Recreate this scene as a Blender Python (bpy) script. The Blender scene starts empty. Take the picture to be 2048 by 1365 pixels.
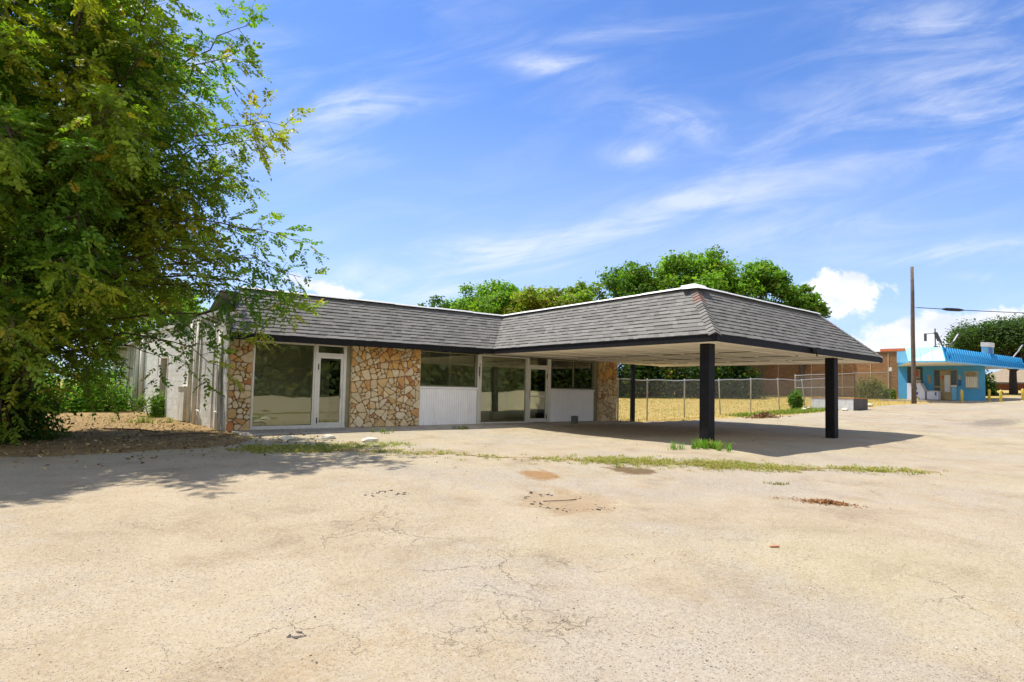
import bpy, math, random
import numpy as np
from mathutils import Vector, Matrix

SC = bpy.context.scene
COL = SC.collection
rnd = random.Random(7)
npr = np.random.default_rng(11)

# ------------------------------------------------------------------ camera
CAM = Vector((-3.47, -16.83, 1.25))
def camera():
    yaw, pitch, roll = map(math.radians, (38.24, 2.991, 1.33))
    f = Vector((math.sin(yaw) * math.cos(pitch), math.cos(yaw) * math.cos(pitch), math.sin(pitch)))
    r = Vector((math.cos(yaw), -math.sin(yaw), 0)); u = r.cross(f)
    c, s = math.cos(roll), math.sin(roll)
    r2 = c * r + s * u; u2 = -s * r + c * u
    cd = bpy.data.cameras.new('camera'); cd.sensor_width = 36.0
    cd.lens = 1130.04 / 2048 * 36.0; cd.shift_y = (718.4 - 682.5) / 2048
    cd.clip_start = 0.05; cd.clip_end = 3000
    o = bpy.data.objects.new('camera', cd); COL.objects.link(o)
    m = Matrix.Identity(4)
    for i in range(3):
        m[i][0], m[i][1], m[i][2], m[i][3] = r2[i], u2[i], -f[i], CAM[i]
    o.matrix_world = m; SC.camera = o
camera()

# ------------------------------------------------------------------ light
SUN_TRAVEL = Vector((0.52, -1.06, -2.66)).normalized()
SUN_EL = math.asin(-SUN_TRAVEL.z)
SUN_AZ = math.atan2(-SUN_TRAVEL.x, -SUN_TRAVEL.y)
sl = bpy.data.lights.new('sun', 'SUN'); sl.energy = 4.7; sl.angle = math.radians(0.5); sl.color = (1.0, 0.94, 0.84)
so = bpy.data.objects.new('sun', sl); COL.objects.link(so)
so.rotation_euler = SUN_TRAVEL.to_track_quat('-Z', 'Y').to_euler(); so.location = (0, 0, 60)

SC.view_settings.view_transform = 'Standard'; SC.view_settings.look = 'None'
SC.view_settings.exposure = 0.63; SC.view_settings.gamma = 1.0; SC.view_settings.use_curve_mapping = False
SC.render.engine = 'CYCLES'
SC.cycles.use_denoising = True
SC.cycles.max_bounces = 8; SC.cycles.diffuse_bounces = 3; SC.cycles.transparent_max_bounces = 12
SC.cycles.caustics_reflective = False; SC.cycles.caustics_refractive = False

# ------------------------------------------------------------------ node helpers
class NT:
    def __init__(s, tree): s.t = tree; s.n = tree.nodes; s.l = tree.links
    def add(s, typ, **kw):
        n = s.n.new(typ)
        for k, v in kw.items(): setattr(n, k, v)
        return n
    def put(s, sock, v):
        if hasattr(v, 'is_output') or isinstance(v, bpy.types.NodeSocket): s.l.new(v, sock)
        elif v is not None:
            if sock.type == 'RGBA' and len(v) == 3: v = (*v, 1)
            sock.default_value = v
    def m(s, op, a, b=None, c=None, clamp=False):
        n = s.add('ShaderNodeMath', operation=op, use_clamp=clamp)
        for i, v in enumerate((a, b, c)):
            if v is not None: s.put(n.inputs[i], v)
        return n.outputs[0]
    def vm(s, op, a, b=None, out=0):
        n = s.add('ShaderNodeVectorMath', operation=op)
        s.put(n.inputs[0], a)
        if b is not None: s.put(n.inputs[1], b)
        return n.outputs[out]
    def mix(s, f, a, b, mode='MIX'):
        n = s.add('ShaderNodeMix', data_type='RGBA', blend_type=mode)
        s.put(n.inputs[0], f); s.put(n.inputs[6], a); s.put(n.inputs[7], b)
        return n.outputs[2]
    def noise(s, vec, scale, detail=4, rough=.55, dist=0, out=0):
        n = s.add('ShaderNodeTexNoise')
        if vec is not None: s.put(n.inputs['Vector'], vec)
        n.inputs['Scale'].default_value = scale; n.inputs['Detail'].default_value = detail
        n.inputs['Roughness'].default_value = rough; n.inputs['Distortion'].default_value = dist
        return n.outputs[out]
    def ramp(s, f, stops):
        n = s.add('ShaderNodeValToRGB'); el = n.color_ramp.elements
        while len(el) < len(stops): el.new(.5)
        for e, (p, c) in zip(el, stops):
            e.position = p; e.color = (c, c, c, 1) if isinstance(c, (int, float)) else (*c, 1)
        s.put(n.inputs[0], f); return n.outputs[0]
    def sstep(s, f, a, b):
        n = s.add('ShaderNodeMapRange', interpolation_type='SMOOTHSTEP')
        s.put(n.inputs[0], f); n.inputs[1].default_value = a; n.inputs[2].default_value = b
        return n.outputs[0]
    def vscale(s, vec, sc):
        n = s.add('ShaderNodeMapping'); s.put(n.inputs[0], vec); n.inputs['Scale'].default_value = sc
        return n.outputs[0]

def new_mat(name):
    m = bpy.data.materials.new(name); m.use_nodes = True
    t = NT(m.node_tree); t.n.clear()
    out = t.add('ShaderNodeOutputMaterial')
    b = t.add('ShaderNodeBsdfPrincipled'); t.l.new(b.outputs[0], out.inputs[0])
    pos = t.add('ShaderNodeNewGeometry').outputs['Position']
    return m, t, b, out, pos

def bump(t, b, h, dist, strength=1.0):
    n = t.add('ShaderNodeBump'); n.inputs['Distance'].default_value = dist; n.inputs['Strength'].default_value = strength
    t.put(n.inputs['Height'], h); t.l.new(n.outputs[0], b.inputs['Normal'])

def simple(name, col, rough=.6, var=.25, scale=6, metal=0, bmp=0.0, bscale=60, stain=None, spec=.4):
    m, t, b, out, pos = new_mat(name)
    f = t.noise(pos, scale, 5, .6)
    lo = tuple(c * (1 - var) for c in col); hi = tuple(min(1, c * (1 + var)) for c in col)
    c = t.ramp(f, [(.3, lo), (.7, hi)])
    if stain:
        k = t.noise(t.vscale(pos, (1.3, 1.3, .35)), 2.2, 6, .7)
        c = t.mix(t.sstep(k, .5, .78), c, stain)
    t.put(b.inputs['Base Color'], c)
    b.inputs['Roughness'].default_value = rough; b.inputs['Metallic'].default_value = metal
    b.inputs['Specular IOR Level'].default_value = spec
    if bmp: bump(t, b, t.noise(pos, bscale, 4, .6), bmp)
    return m

def attr_mat(name, rough=.7, var=.2, scale=30, trans=0.0, bmp=0.0, bscale=80, spec=.3):
    """colour comes from the mesh attribute 'col' (one colour per stone / tab / leaf)"""
    m, t, b, out, pos = new_mat(name)
    a = t.add('ShaderNodeAttribute'); a.attribute_name = 'col'
    c = a.outputs['Color']
    if var:
        f = t.noise(pos, scale, 5, .65)
        k = t.m('MULTIPLY_ADD', f, 2 * var, 1 - var)
        c = t.vm('SCALE', c); n = c.node; t.put(n.inputs[3], k)
    t.put(b.inputs['Base Color'], c)
    b.inputs['Roughness'].default_value = rough; b.inputs['Specular IOR Level'].default_value = spec
    if trans:
        tr = t.add('ShaderNodeBsdfTranslucent')
        tc = t.vm('MULTIPLY', c, (1.1, 1.32, .42)); t.put(tr.inputs[0], tc)
        mx = t.add('ShaderNodeMixShader'); mx.inputs[0].default_value = trans
        t.l.new(b.outputs[0], mx.inputs[1]); t.l.new(tr.outputs[0], mx.inputs[2]); t.l.new(mx.outputs[0], out.inputs[0])
    if bmp: bump(t, b, t.noise(pos, bscale, 5, .65), bmp)
    return m

# ------------------------------------------------------------------ world: sky and clouds
def world():
    w = bpy.data.worlds.new('World'); SC.world = w; w.use_nodes = True
    t = NT(w.node_tree); t.n.clear()
    out = t.add('ShaderNodeOutputWorld'); bg = t.add('ShaderNodeBackground'); t.l.new(bg.outputs[0], out.inputs[0])
    sky = t.add('ShaderNodeTexSky', sky_type='NISHITA'); sky.sun_disc = False
    sky.sun_elevation = SUN_EL; sky.sun_rotation = SUN_AZ
    sky.air_density = 1.0; sky.dust_density = 0.6; sky.ozone_density = 2.2; sky.altitude = 200
    v = t.add('ShaderNodeTexCoord').outputs['Generated']
    fw = (0.619, 0.785, 0.0); rt = (0.785, -0.619, 0.0)
    d = t.m('MAXIMUM', t.vm('DOT_PRODUCT', v, fw, 1), .12)
    X = t.m('DIVIDE', t.vm('DOT_PRODUCT', v, rt, 1), d)
    Y = t.m('DIVIDE', t.vm('DOT_PRODUCT', v, (0, 0, 1), 1), d)
    # feathery cirrus: streaked noise, gathered into wisps
    def rot(a, sx, sy):
        c, s = math.cos(a), math.sin(a)
        p = t.m('ADD', t.m('MULTIPLY', X, c), t.m('MULTIPLY', Y, s)); q = t.m('SUBTRACT', t.m('MULTIPLY', Y, c), t.m('MULTIPLY', X, s))
        cb = t.add('ShaderNodeCombineXYZ'); t.put(cb.inputs[0], t.m('MULTIPLY', p, sx)); t.put(cb.inputs[1], t.m('MULTIPLY', q, sy))
        return cb.outputs[0]
    warp = t.noise(rot(0.1, 2.0, 3.0), 1.0, 3, .5)
    n1 = t.noise(rot(math.radians(13), 2.2, 9.0), 1.3, 7, .62, .9)
    n2 = t.noise(rot(math.radians(24), 5.0, 16.0), 1.0, 6, .6, .6)
    def blob(px, py, su, sv, ang, amp):
        x0, y0 = (px - 1024) / 1130, (777 - py) / 1130 + .0232 * (px - 1024) / 1130
        a = math.radians(ang); c, s = math.cos(a), math.sin(a)
        dx = t.m('SUBTRACT', X, x0); dy = t.m('SUBTRACT', Y, y0)
        p = t.m('DIVIDE', t.m('ADD', t.m('MULTIPLY', dx, c), t.m('MULTIPLY', dy, s)), su / 1130)
        q = t.m('DIVIDE', t.m('SUBTRACT', t.m('MULTIPLY', dy, c), t.m('MULTIPLY', dx, s)), sv / 1130)
        r = t.m('ADD', t.m('MULTIPLY', p, p), t.m('MULTIPLY', q, q))
        return t.m('MULTIPLY', t.m('POWER', 2.718, t.m('MULTIPLY', r, -1.0)), amp)
    def total(bl):
        o = None
        for b in bl:
            g = blob(*b); o = g if o is None else t.m('ADD', o, g)
        return o
    cir = total([(1090, 112, 95, 22, -2, 1.0), (700, 205, 130, 34, 8, .8), (1345, 228, 110, 34, -10, .95), (1255, 300, 70, 26, 2, .75),
                 (1100, 470, 230, 34, 13, .62), (1400, 395, 260, 46, 14, .55), (960, 500, 130, 26, 6, .7), (1990, 175, 260, 95, -4, .75), (1760, 255, 220, 60, 6, .55),
                 (1930, 500, 230, 20, 7, .85), (830, 572, 130, 36, -4, .85), (1030, 520, 190, 26, 2, .5), (560, 300, 130, 34, 4, .5), (1200, 45, 150, 20, 6, .35), (250, 120, 260, 120, 0, .7),
                 (1950, 552, 45, 9, 0, .5), (1560, 470, 260, 60, 12, .35), (1900, 20, 250, 40, 0, .5)])
    den = t.m('MULTIPLY', t.m('ADD', t.m('MULTIPLY', n1, .75), t.m('MULTIPLY', n2, .36)), 1.08)
    c1 = t.m('MULTIPLY', t.sstep(den, .40, .98), t.m('MULTIPLY', cir, 1.25))
    faint = t.m('MULTIPLY', t.sstep(n1, .42, .85), .16)
    c1 = t.m('MINIMUM', t.m('ADD', c1, faint), .58)
    # heaped clouds low over the horizon
    cum = total([(1692, 570, 78, 42, 0, 1.0), (1665, 602, 80, 36, 0, .85), (1885, 655, 90, 34, 0, 1.0), (1800, 690, 110, 36, 0, .8), (2010, 650, 80, 36, 0, 1.0), (1930, 690, 160, 40, 0, .8),
                 (628, 572, 62, 24, -14, .95), (700, 588, 40, 12, 0, .6), (1690, 700, 80, 20, 0, .4), (100, 600, 150, 40, 0, .8), (2300, 600, 200, 90, 0, .9)])
    n3 = t.noise(rot(0, 1, 1.1), 21.0, 9, .66, .2)
    cl = t.m('ADD', cum, t.m('MULTIPLY', t.m('SUBTRACT', n3, .5), 2.1))
    c2 = t.m('MULTIPLY', t.sstep(cl, .40, .85), .92)
    shade = t.noise(rot(0, 1, 1.4), 9.0, 4, .5)
    base = t.vm('MULTIPLY', sky.outputs[0], (0.72, 0.98, 1.42))
    hz = t.sstep(Y, .62, -.02)
    base = t.mix(t.m('MULTIPLY', hz, .62), base, (4.6, 5.6, 7.6))
    c = t.mix(c1, base, (6.4, 6.7, 7.4))
    cc = t.mix(t.sstep(shade, .35, .65), (5.6, 5.9, 6.8), (7.8, 7.7, 7.6))
    c = t.mix(c2, c, cc)
    # bright cloud added in the unseen sky behind the camera to lift shaded walls
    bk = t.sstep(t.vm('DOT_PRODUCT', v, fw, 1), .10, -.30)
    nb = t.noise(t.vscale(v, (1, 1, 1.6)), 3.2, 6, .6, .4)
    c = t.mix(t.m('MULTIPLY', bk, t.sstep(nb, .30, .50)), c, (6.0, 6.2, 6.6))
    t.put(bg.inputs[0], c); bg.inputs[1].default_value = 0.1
world()

# ------------------------------------------------------------------ mesh helpers
class MB:
    def __init__(s): s.v = []; s.f = []; s.c = []; s.cur = (1, 1, 1)
    def face(s, idx): s.f.append(tuple(idx)); s.c.append(s.cur)
    def poly(s, pts):
        n = len(s.v); s.v += [tuple(p) for p in pts]; s.face(range(n, n + len(pts)))
    def hexa(s, p):               # 8 corners: bottom 4, top 4
        n = len(s.v); s.v += [tuple(q) for q in p]
        for q in ((3, 2, 1, 0), (4, 5, 6, 7), (0, 1, 5, 4), (1, 2, 6, 5), (2, 3, 7, 6), (3, 0, 4, 7)): s.face([n + i for i in q])
    def box(s, x0, x1, y0, y1, z0, z1):
        s.hexa([(x0, y0, z0), (x1, y0, z0), (x1, y1, z0), (x0, y1, z0), (x0, y0, z1), (x1, y0, z1), (x1, y1, z1), (x0, y1, z1)])
    def obox(s, o, a, b, c):      # origin corner and three edge vectors
        o, a, b, c = map(Vector, (o, a, b, c))
        s.hexa([o, o + a, o + a + b, o + b, o + c, o + a + c, o + a + b + c, o + b + c])
    def bbox(s, x0, x1, y0, y1, z0, z1, e=.008):  # box with chamfered vertical and front edges
        prof = [(x0 + e, y0), (x1 - e, y0), (x1, y0 + e), (x1, y1 - e), (x1 - e, y1), (x0 + e, y1), (x0, y1 - e), (x0, y0 + e)]
        cx, cy = (x0 + x1) / 2, (y0 + y1) / 2
        def ins(p): return (p[0] + (e if p[0] < cx else -e), p[1] + (e if p[1] < cy else -e))
        rings = [[(*ins(p), z0) for p in prof], [(*p, z0 + e) for p in prof], [(*p, z1 - e) for p in prof], [(*ins(p), z1) for p in prof]]
        s.rings(rings, True)
    def rings(s, rings, caps=True, closed=True):
        n0 = len(s.v); k = len(rings[0])
        for r in rings: s.v += [tuple(p) for p in r]
        for i in range(len(rings) - 1):
            for j in range(k if closed else k - 1):
                a = n0 + i * k + j; b = n0 + i * k + (j + 1) % k
                s.face((a, b, b + k, a + k))
        if caps:
            s.face(range(n0 + k - 1, n0 - 1, -1)); s.face(range(n0 + (len(rings) - 1) * k, n0 + len(rings) * k))
    def tube(s, pts, rad, n=8, caps=True):
        pts = [Vector(p) for p in pts]
        if not hasattr(rad, '__len__'): rad = [rad] * len(pts)
        rings = []
        for i, p in enumerate(pts):
            d = (pts[min(i + 1, len(pts) - 1)] - pts[max(i - 1, 0)]).normalized()
            a = d.cross(Vector((0, 0, 1)) if abs(d.z) < .9 else Vector((1, 0, 0))).normalized(); b = d.cross(a)
            rings.append([p + (a * math.cos(2 * math.pi * k / n) + b * math.sin(2 * math.pi * k / n)) * rad[i] for k in range(n)])
        s.rings(rings, caps)
    def build(s, name, mat, parent=None, smooth=False, col=False):
        me = bpy.data.meshes.new(name); me.from_pydata(s.v, [], s.f)
        if col:
            a = me.attributes.new('col', 'FLOAT_COLOR', 'CORNER')
            dat = []
            for f, c in zip(s.f, s.c): dat += [c[0], c[1], c[2], 1.0] * len(f)
            a.data.foreach_set('color', dat)
        if smooth: me.polygons.foreach_set('use_smooth', [True] * len(me.polygons))
        me.materials.append(mat); me.update()
        o = bpy.data.objects.new(name, me); COL.objects.link(o)
        if parent: o.parent = parent
        return o

def np_quads(name, V, mat, parent=None, cols=None):
    """V: (n,4,3) separate quads, cols (n,3)"""
    n = len(V); me = bpy.data.meshes.new(name)
    me.vertices.add(4 * n); me.vertices.foreach_set('co', V.reshape(-1).astype(np.float32))
    me.loops.add(4 * n); me.loops.foreach_set('vertex_index', np.arange(4 * n, dtype=np.int32))
    me.polygons.add(n); me.polygons.foreach_set('loop_start', np.arange(0, 4 * n, 4, dtype=np.int32))
    me.update(calc_edges=True)
    if cols is not None:
        a = me.attributes.new('col', 'FLOAT_COLOR', 'POINT')
        c = np.ones((n, 4, 4), np.float32); c[:, :, :3] = cols[:, None, :]
        a.data.foreach_set('color', c.reshape(-1))
    me.materials.append(mat)
    o = bpy.data.objects.new(name, me); COL.objects.link(o)
    if parent: o.parent = parent
    return o

def tag(o, label=None, cat=None, group=None, kind=None):
    if label: o['label'] = label
    if cat: o['category'] = cat
    if group: o['group'] = group
    if kind: o['kind'] = kind
    return o
def thing(name, label, cat, loc=(0, 0, 0), group=None):
    o = bpy.data.objects.new(name, None); COL.objects.link(o); o.location = loc; o.empty_display_size = .3
    return tag(o, label, cat, group)
def copy_tree(o, loc, label=None, group=None):
    c = o.copy(); COL.objects.link(c); c.location = loc
    for ch in o.children:
        k = ch.copy(); COL.objects.link(k); k.parent = c
        for g in ch.children:
            q = g.copy(); COL.objects.link(q); q.parent = k
    if label: c['label'] = label
    if group: c['group'] = group
    return c

def ss(a, b, t):
    t = np.clip((t - a) / (b - a), 0, 1); return t * t * (3 - 2 * t)
def gz(x, y):
    x = np.asarray(x, float); y = np.asarray(y, float)
    up = .033 * np.maximum(0, np.minimum(x, 120) - 17) * ss(15, 21, x)
    return -.1 + up - .1 * ss(-9.3, -11.5, y)
def G(x, y): return float(gz(x, y))
def wob(x, y): return .012 * (np.sin(x * .71 + 1.3 * np.sin(y * .43)) + np.sin(y * .83 + x * .27))

# ------------------------------------------------------------------ materials
def lot_mat():
    m, t, b, out, pos = new_mat('worn asphalt')
    big = t.noise(pos, .22, 5, .6); mid = t.noise(pos, 1.1, 6, .62, .4); fine = t.noise(pos, 26, 5, .7); grit = t.noise(pos, 120, 3, .7)
    c = t.ramp(mid, [(.28, (.25, .185, .115)), (.45, (.34, .268, .172)), (.6, (.385, .312, .21)), (.75, (.36, .306, .232))])
    c = t.mix(t.m('MULTIPLY', t.sstep(t.m('ADD', big, t.m('MULTIPLY_ADD', t.noise(pos, 3.5, 5, .7), .4, -.2)), .44, .62), .6), c, (.33, .295, .25))
    ylw = t.sstep(t.noise(pos, .13, 3, .5), .46, .62)
    c = t.mix(t.m('MULTIPLY', ylw, .3), c, (.39, .355, .20))
    tan = t.sstep(t.noise(t.vscale(pos, (1, 1, 1)), .75, 6, .68, .7), .56, .74)
    c = t.mix(t.m('MULTIPLY', tan, .5), c, (.32, .215, .11))
    c = t.mix(t.m('MULTIPLY', t.sstep(fine, .35, .75), .5), c, (.47, .415, .325))
    c = t.mix(t.m('MULTIPLY', t.sstep(t.noise(pos, 58, 4, .7), .52, .72), .65), c, (.18, .14, .09))
    c = t.mix(t.m('MULTIPLY', t.sstep(t.noise(pos, 9, 5, .7), .52, .78), .35), c, (.30, .235, .16))
    # exposed aggregate: pale and dark chips
    vo = t.add('ShaderNodeTexVoronoi', feature='F1'); t.put(vo.inputs['Vector'], pos); vo.inputs['Scale'].default_value = 52; vo.inputs['Randomness'].default_value = 1
    rc = t.add('ShaderNodeSeparateColor'); t.l.new(vo.outputs['Color'], rc.inputs[0])
    chip = t.m('MULTIPLY', t.m('LESS_THAN', vo.outputs['Distance'], .34), t.m('GREATER_THAN', rc.outputs[0], .55))
    wear = t.sstep(t.noise(pos, .55, 4, .6), .40, .66)
    chipc = t.ramp(rc.outputs[1], [(.0, (.085, .07, .06)), (.30, (.19, .155, .12)), (.45, (.38, .32, .25)), (.8, (.54, .48, .40)), (1, (.38, .27, .17))])
    c = t.mix(t.m('MULTIPLY', chip, t.m('MULTIPLY_ADD', wear, .6, .22)), c, chipc)
    vo2 = t.add('ShaderNodeTexVoronoi', feature='F1'); t.put(vo2.inputs['Vector'], pos); vo2.inputs['Scale'].default_value = 115
    r2 = t.add('ShaderNodeSeparateColor'); t.l.new(vo2.outputs['Color'], r2.inputs[0])
    pit = t.m('MULTIPLY', t.m('LESS_THAN', vo2.outputs['Distance'], t.m('MULTIPLY_ADD', r2.outputs[1], .34, .12)), t.m('GREATER_THAN', t.m('ADD', r2.outputs[0], t.m('MULTIPLY_ADD', t.noise(pos, .9, 5, .7), 1.6, -.8)), .70))
    c = t.mix(t.m('MULTIPLY', pit, .7), c, (.10, .08, .06))
    # crazed cracking
    warp = t.vm('ADD', pos, t.vm('SCALE', t.noise(pos, 1.6, 5, .65, out=1))); 
    warp.node.inputs[1].links[0].from_node.inputs[3].default_value = .9
    def crack(scale, w):
        v = t.add('ShaderNodeTexVoronoi', feature='DISTANCE_TO_EDGE'); t.put(v.inputs['Vector'], warp); v.inputs['Scale'].default_value = scale
        return t.sstep(v.outputs['Distance'], w, 0)
    ck = t.m('MULTIPLY', crack(1.1, .007), t.sstep(t.noise(pos, .5, 4, .6), .52, .66))
    ck2 = t.m('MULTIPLY', crack(4.2, .016), t.sstep(t.noise(pos, .42, 4, .6), .60, .72))
    cr = t.m('MAXIMUM', ck, ck2)
    c = t.mix(t.m('MULTIPLY', cr, .45), c, (.20, .14, .08))
    # damp and rusty stains that stay put
    def spot(x, y, rx, ry, a):
        q = t.vm('SUBTRACT', pos, (x, y, 0)); s = t.add('ShaderNodeSeparateXYZ'); t.l.new(q, s.inputs[0])
        ca, sa = math.cos(a), math.sin(a)
        u = t.m('DIVIDE', t.m('ADD', t.m('MULTIPLY', s.outputs[0], ca), t.m('MULTIPLY', s.outputs[1], sa)), rx)
        w = t.m('DIVIDE', t.m('SUBTRACT', t.m('MULTIPLY', s.outputs[1], ca), t.m('MULTIPLY', s.outputs[0], sa)), ry)
        r = t.m('SQRT', t.m('ADD', t.m('MULTIPLY', u, u), t.m('MULTIPLY', w, w)))
        return t.sstep(t.m('ADD', r, t.m('MULTIPLY', t.m('SUBTRACT', t.noise(pos, 3.4, 7, .68), .5), 2.3)), 1.05, .5)
    A = math.radians(-38)
    c = t.mix(t.m('MULTIPLY', spot(2.55, -10.0, .42, .55, A), .85), c, (.27, .145, .05))
    c = t.mix(t.m('MULTIPLY', spot(4.45, -10.25, .6, .42, A), .9), c, (.12, .075, .03))
    c = t.mix(t.m('MULTIPLY', spot(1.72, -11.5, .75, .95, A), .5), c, (.29, .19, .095))
    c = t.mix(t.m('MULTIPLY', spot(12.0, -4.2, 4.2, 3.0, 0), .55), c, (.20, .15, .10))
    c = t.mix(t.m('MULTIPLY', spot(28.8, -10.4, 3.6, .8, 0), .6), c, (.15, .13, .11))
    t.put(b.inputs['Base Color'], c)
    b.inputs['Roughness'].default_value = .92; b.inputs['Specular IOR Level'].default_value = .2
    h = t.m('ADD', t.m('MULTIPLY', fine, .5), t.m('MULTIPLY', grit, .35))
    h = t.m('ADD', h, t.m('MULTIPLY', chip, .35)); h = t.m('SUBTRACT', h, t.m('MULTIPLY', cr, .7)); h = t.m('SUBTRACT', h, t.m('MULTIPLY', pit, .7))
    bump(t, b, h, .018)
    return m
def soil_mat():
    m, t, b, out, pos = new_mat('dry grass and soil')
    n1 = t.noise(pos, .35, 5, .6); n2 = t.noise(pos, 3.0, 6, .7); n3 = t.noise(pos, 24, 4, .7)
    c = t.ramp(n2, [(.3, (.27, .19, .06)), (.5, (.41, .29, .095)), (.7, (.52, .39, .16))])
    c = t.mix(t.m('MULTIPLY', t.sstep(n1, .48, .66), .5), c, (.28, .26, .045))
    c = t.mix(t.m('MULTIPLY', t.sstep(n3, .5, .75), .4), c, (.50, .40, .2))
    t.put(b.inputs['Base Color'], c); b.inputs['Roughness'].default_value = .95; b.inputs['Specular IOR Level'].default_value = .1
    bump(t, b, t.m('ADD', n2, t.m('MULTIPLY', n3, .6)), .05)
    return m
def litter_mat():
    m, t, b, out, pos = new_mat('leaf litter soil')
    n2 = t.noise(pos, 4.0, 6, .7, .5); n3 = t.noise(pos, 40, 4, .7)
    c = t.ramp(n2, [(.3, (.13, .085, .04)), (.5, (.27, .18, .085)), (.7, (.42, .30, .15))])
    c = t.mix(t.m('MULTIPLY', t.sstep(n3, .45, .75), .5), c, (.46, .35, .19))
    t.put(b.inputs['Base Color'], c); b.inputs['Roughness'].default_value = .95; b.inputs['Specular IOR Level'].default_value = .1
    bump(t, b, t.m('ADD', n2, n3), .03)
    return m
def glass_mat():
    m, t, b, out, pos = new_mat('window glass')
    t.n.remove(b)
    tr = t.add('ShaderNodeBsdfTransparent'); tr.inputs[0].default_value = (.90, .93, .86, 1)
    gl = t.add('ShaderNodeBsdfGlossy'); gl.inputs['Roughness'].default_value = .015; gl.inputs[0].default_value = (.92, .95, .80, 1)
    fr = t.add('ShaderNodeFresnel'); fr.inputs[0].default_value = 1.52
    k = t.m('MINIMUM', t.m('MULTIPLY_ADD', fr.outputs[0], 1.4, .065), 1.0)
    bn = t.add('ShaderNodeBump'); bn.inputs['Distance'].default_value = .012; bn.inputs['Strength'].default_value = .13
    t.put(bn.inputs['Height'], t.noise(t.vscale(pos, (.9, .9, 1.3)), 1.0, 2, .4, .3)); t.l.new(bn.outputs[0], gl.inputs['Normal'])
    mx = t.add('ShaderNodeMixShader'); t.put(mx.inputs[0], k); t.l.new(tr.outputs[0], mx.inputs[1]); t.l.new(gl.outputs[0], mx.inputs[2])
    t.l.new(mx.outputs[0], out.inputs[0])
    return m
def brick_mat(name, c1, c2, mort, sw=(1, 1, 1), scale=1.0, axis='YZ', stain=None):
    m, t, b, out, pos = new_mat(name)
    s = t.add('ShaderNodeSeparateXYZ'); t.l.new(pos, s.inputs[0])
    cb = t.add('ShaderNodeCombineXYZ'); t.l.new(s.outputs[1 if axis == 'YZ' else 0], cb.inputs[0]); t.l.new(s.outputs[2], cb.inputs[1])
    br = t.add('ShaderNodeTexBrick'); t.l.new(cb.outputs[0], br.inputs[0]); br.inputs['Scale'].default_value = 1
    br.inputs['Brick Width'].default_value = .30 * scale; br.inputs['Row Height'].default_value = .10 * scale; br.inputs['Mortar Size'].default_value = .008 * scale
    for k, v in (('Color1', c1), ('Color2', c2), ('Mortar', mort)): br.inputs[k].default_value = (*v, 1)
    c = t.mix(t.m('MULTIPLY', t.noise(pos, 2.5, 6, .7), .5), br.outputs[0], c2, 'MULTIPLY') if False else br.outputs[0]
    k = t.noise(t.vscale(pos, (1, .6, 2.2)), 1.4, 6, .7)
    c = t.mix(t.m('MULTIPLY', t.sstep(k, .42, .72), .55), c, stain or c2)
    t.put(b.inputs['Base Color'], c); b.inputs['Roughness'].default_value = .9; b.inputs['Specular IOR Level'].default_value = .2
    bump(t, b, t.m('SUBTRACT', 1.0, br.outputs[1]), .01)
    return m

M = {}
M['lot'] = lot_mat(); M['soil'] = soil_mat(); M['litter'] = litter_mat(); M['glass'] = glass_mat()
M['slab'] = simple('walkway concrete', (.42, .37, .30), .9, .25, 3, bmp=.006, bscale=50, stain=(.22, .17, .11))
M['stone'] = attr_mat('flagstone', .85, .32, 11, bmp=.012, bscale=26)
M['mortar'] = simple('stone mortar', (.27, .185, .095), .95, .3, 20, bmp=.01)
M['shingle'] = attr_mat('asphalt shingle', .92, .25, 22, bmp=.004, bscale=220)
M['underlay'] = simple('roof felt', (.03, .03, .03), .9)
M['black'] = simple('black paint', (.010, .010, .011), .65, .3, 8, bmp=.002, bscale=30, spec=.2)
M['blackpost'] = simple('black painted post', (.009, .009, .010), .6, .35, 5, bmp=.003, bscale=14, spec=.2)
M['flash'] = simple('white metal flashing', (.66, .65, .62), .5, .1, 9, metal=.1, bmp=.004, bscale=7)
M['soffit'] = simple('cream soffit board', (.93, .86, .72), .8, .03, 1.2)
M['batten'] = simple('soffit batten', (.93, .89, .80), .7, .03, 2)
M['gap'] = simple('soffit joint', (.10, .085, .06), .9)
M['alu'] = simple('pale aluminium frame', (.72, .70, .62), .38, .08, 4, metal=.25)
M['olive'] = simple('olive jamb', (.27, .25, .15), .6, .15, 3)
M['white'] = simple('white beadboard paint', (.94, .93, .91), .5, .04, 3, stain=(.86, .84, .80))
M['groove'] = simple('beadboard groove', (.78, .78, .77), .7)
M['block'] = attr_mat('painted concrete block', .88, .12, 9, bmp=.006, bscale=70)
M['joint'] = simple('painted block joint', (.92, .91, .88), .9, .03, 12, bmp=.004)
M['pipe'] = simple('painted pipe', (.74, .72, .66), .6, .12, 5, stain=(.42, .36, .27))
M['roomwall'] = simple('room wall paint', (.80, .77, .58), .8, .06, 1.5)
M['roomwhite'] = simple('room white paint', (.88, .88, .76), .8, .05, 1.5)
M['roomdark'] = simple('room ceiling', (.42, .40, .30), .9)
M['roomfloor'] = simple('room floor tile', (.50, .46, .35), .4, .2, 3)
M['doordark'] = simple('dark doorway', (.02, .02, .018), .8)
M['greydoor'] = simple('grey green door', (.34, .36, .30), .6, .12, 3)
M['shedwall'] = simple('weathered shed siding', (.30, .33, .27), .8, .2, 2.5, stain=(.18, .20, .15))
M['galv'] = simple('galvanised steel', (.50, .51, .50), .45, .12, 9, metal=.55)
M['darkgalv'] = simple('dark weathered steel', (.10, .10, .11), .6, .2, 6, metal=.3)
M['wire'] = simple('chain link wire', (.42, .43, .42), .5, .1, 5, metal=.5)
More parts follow.
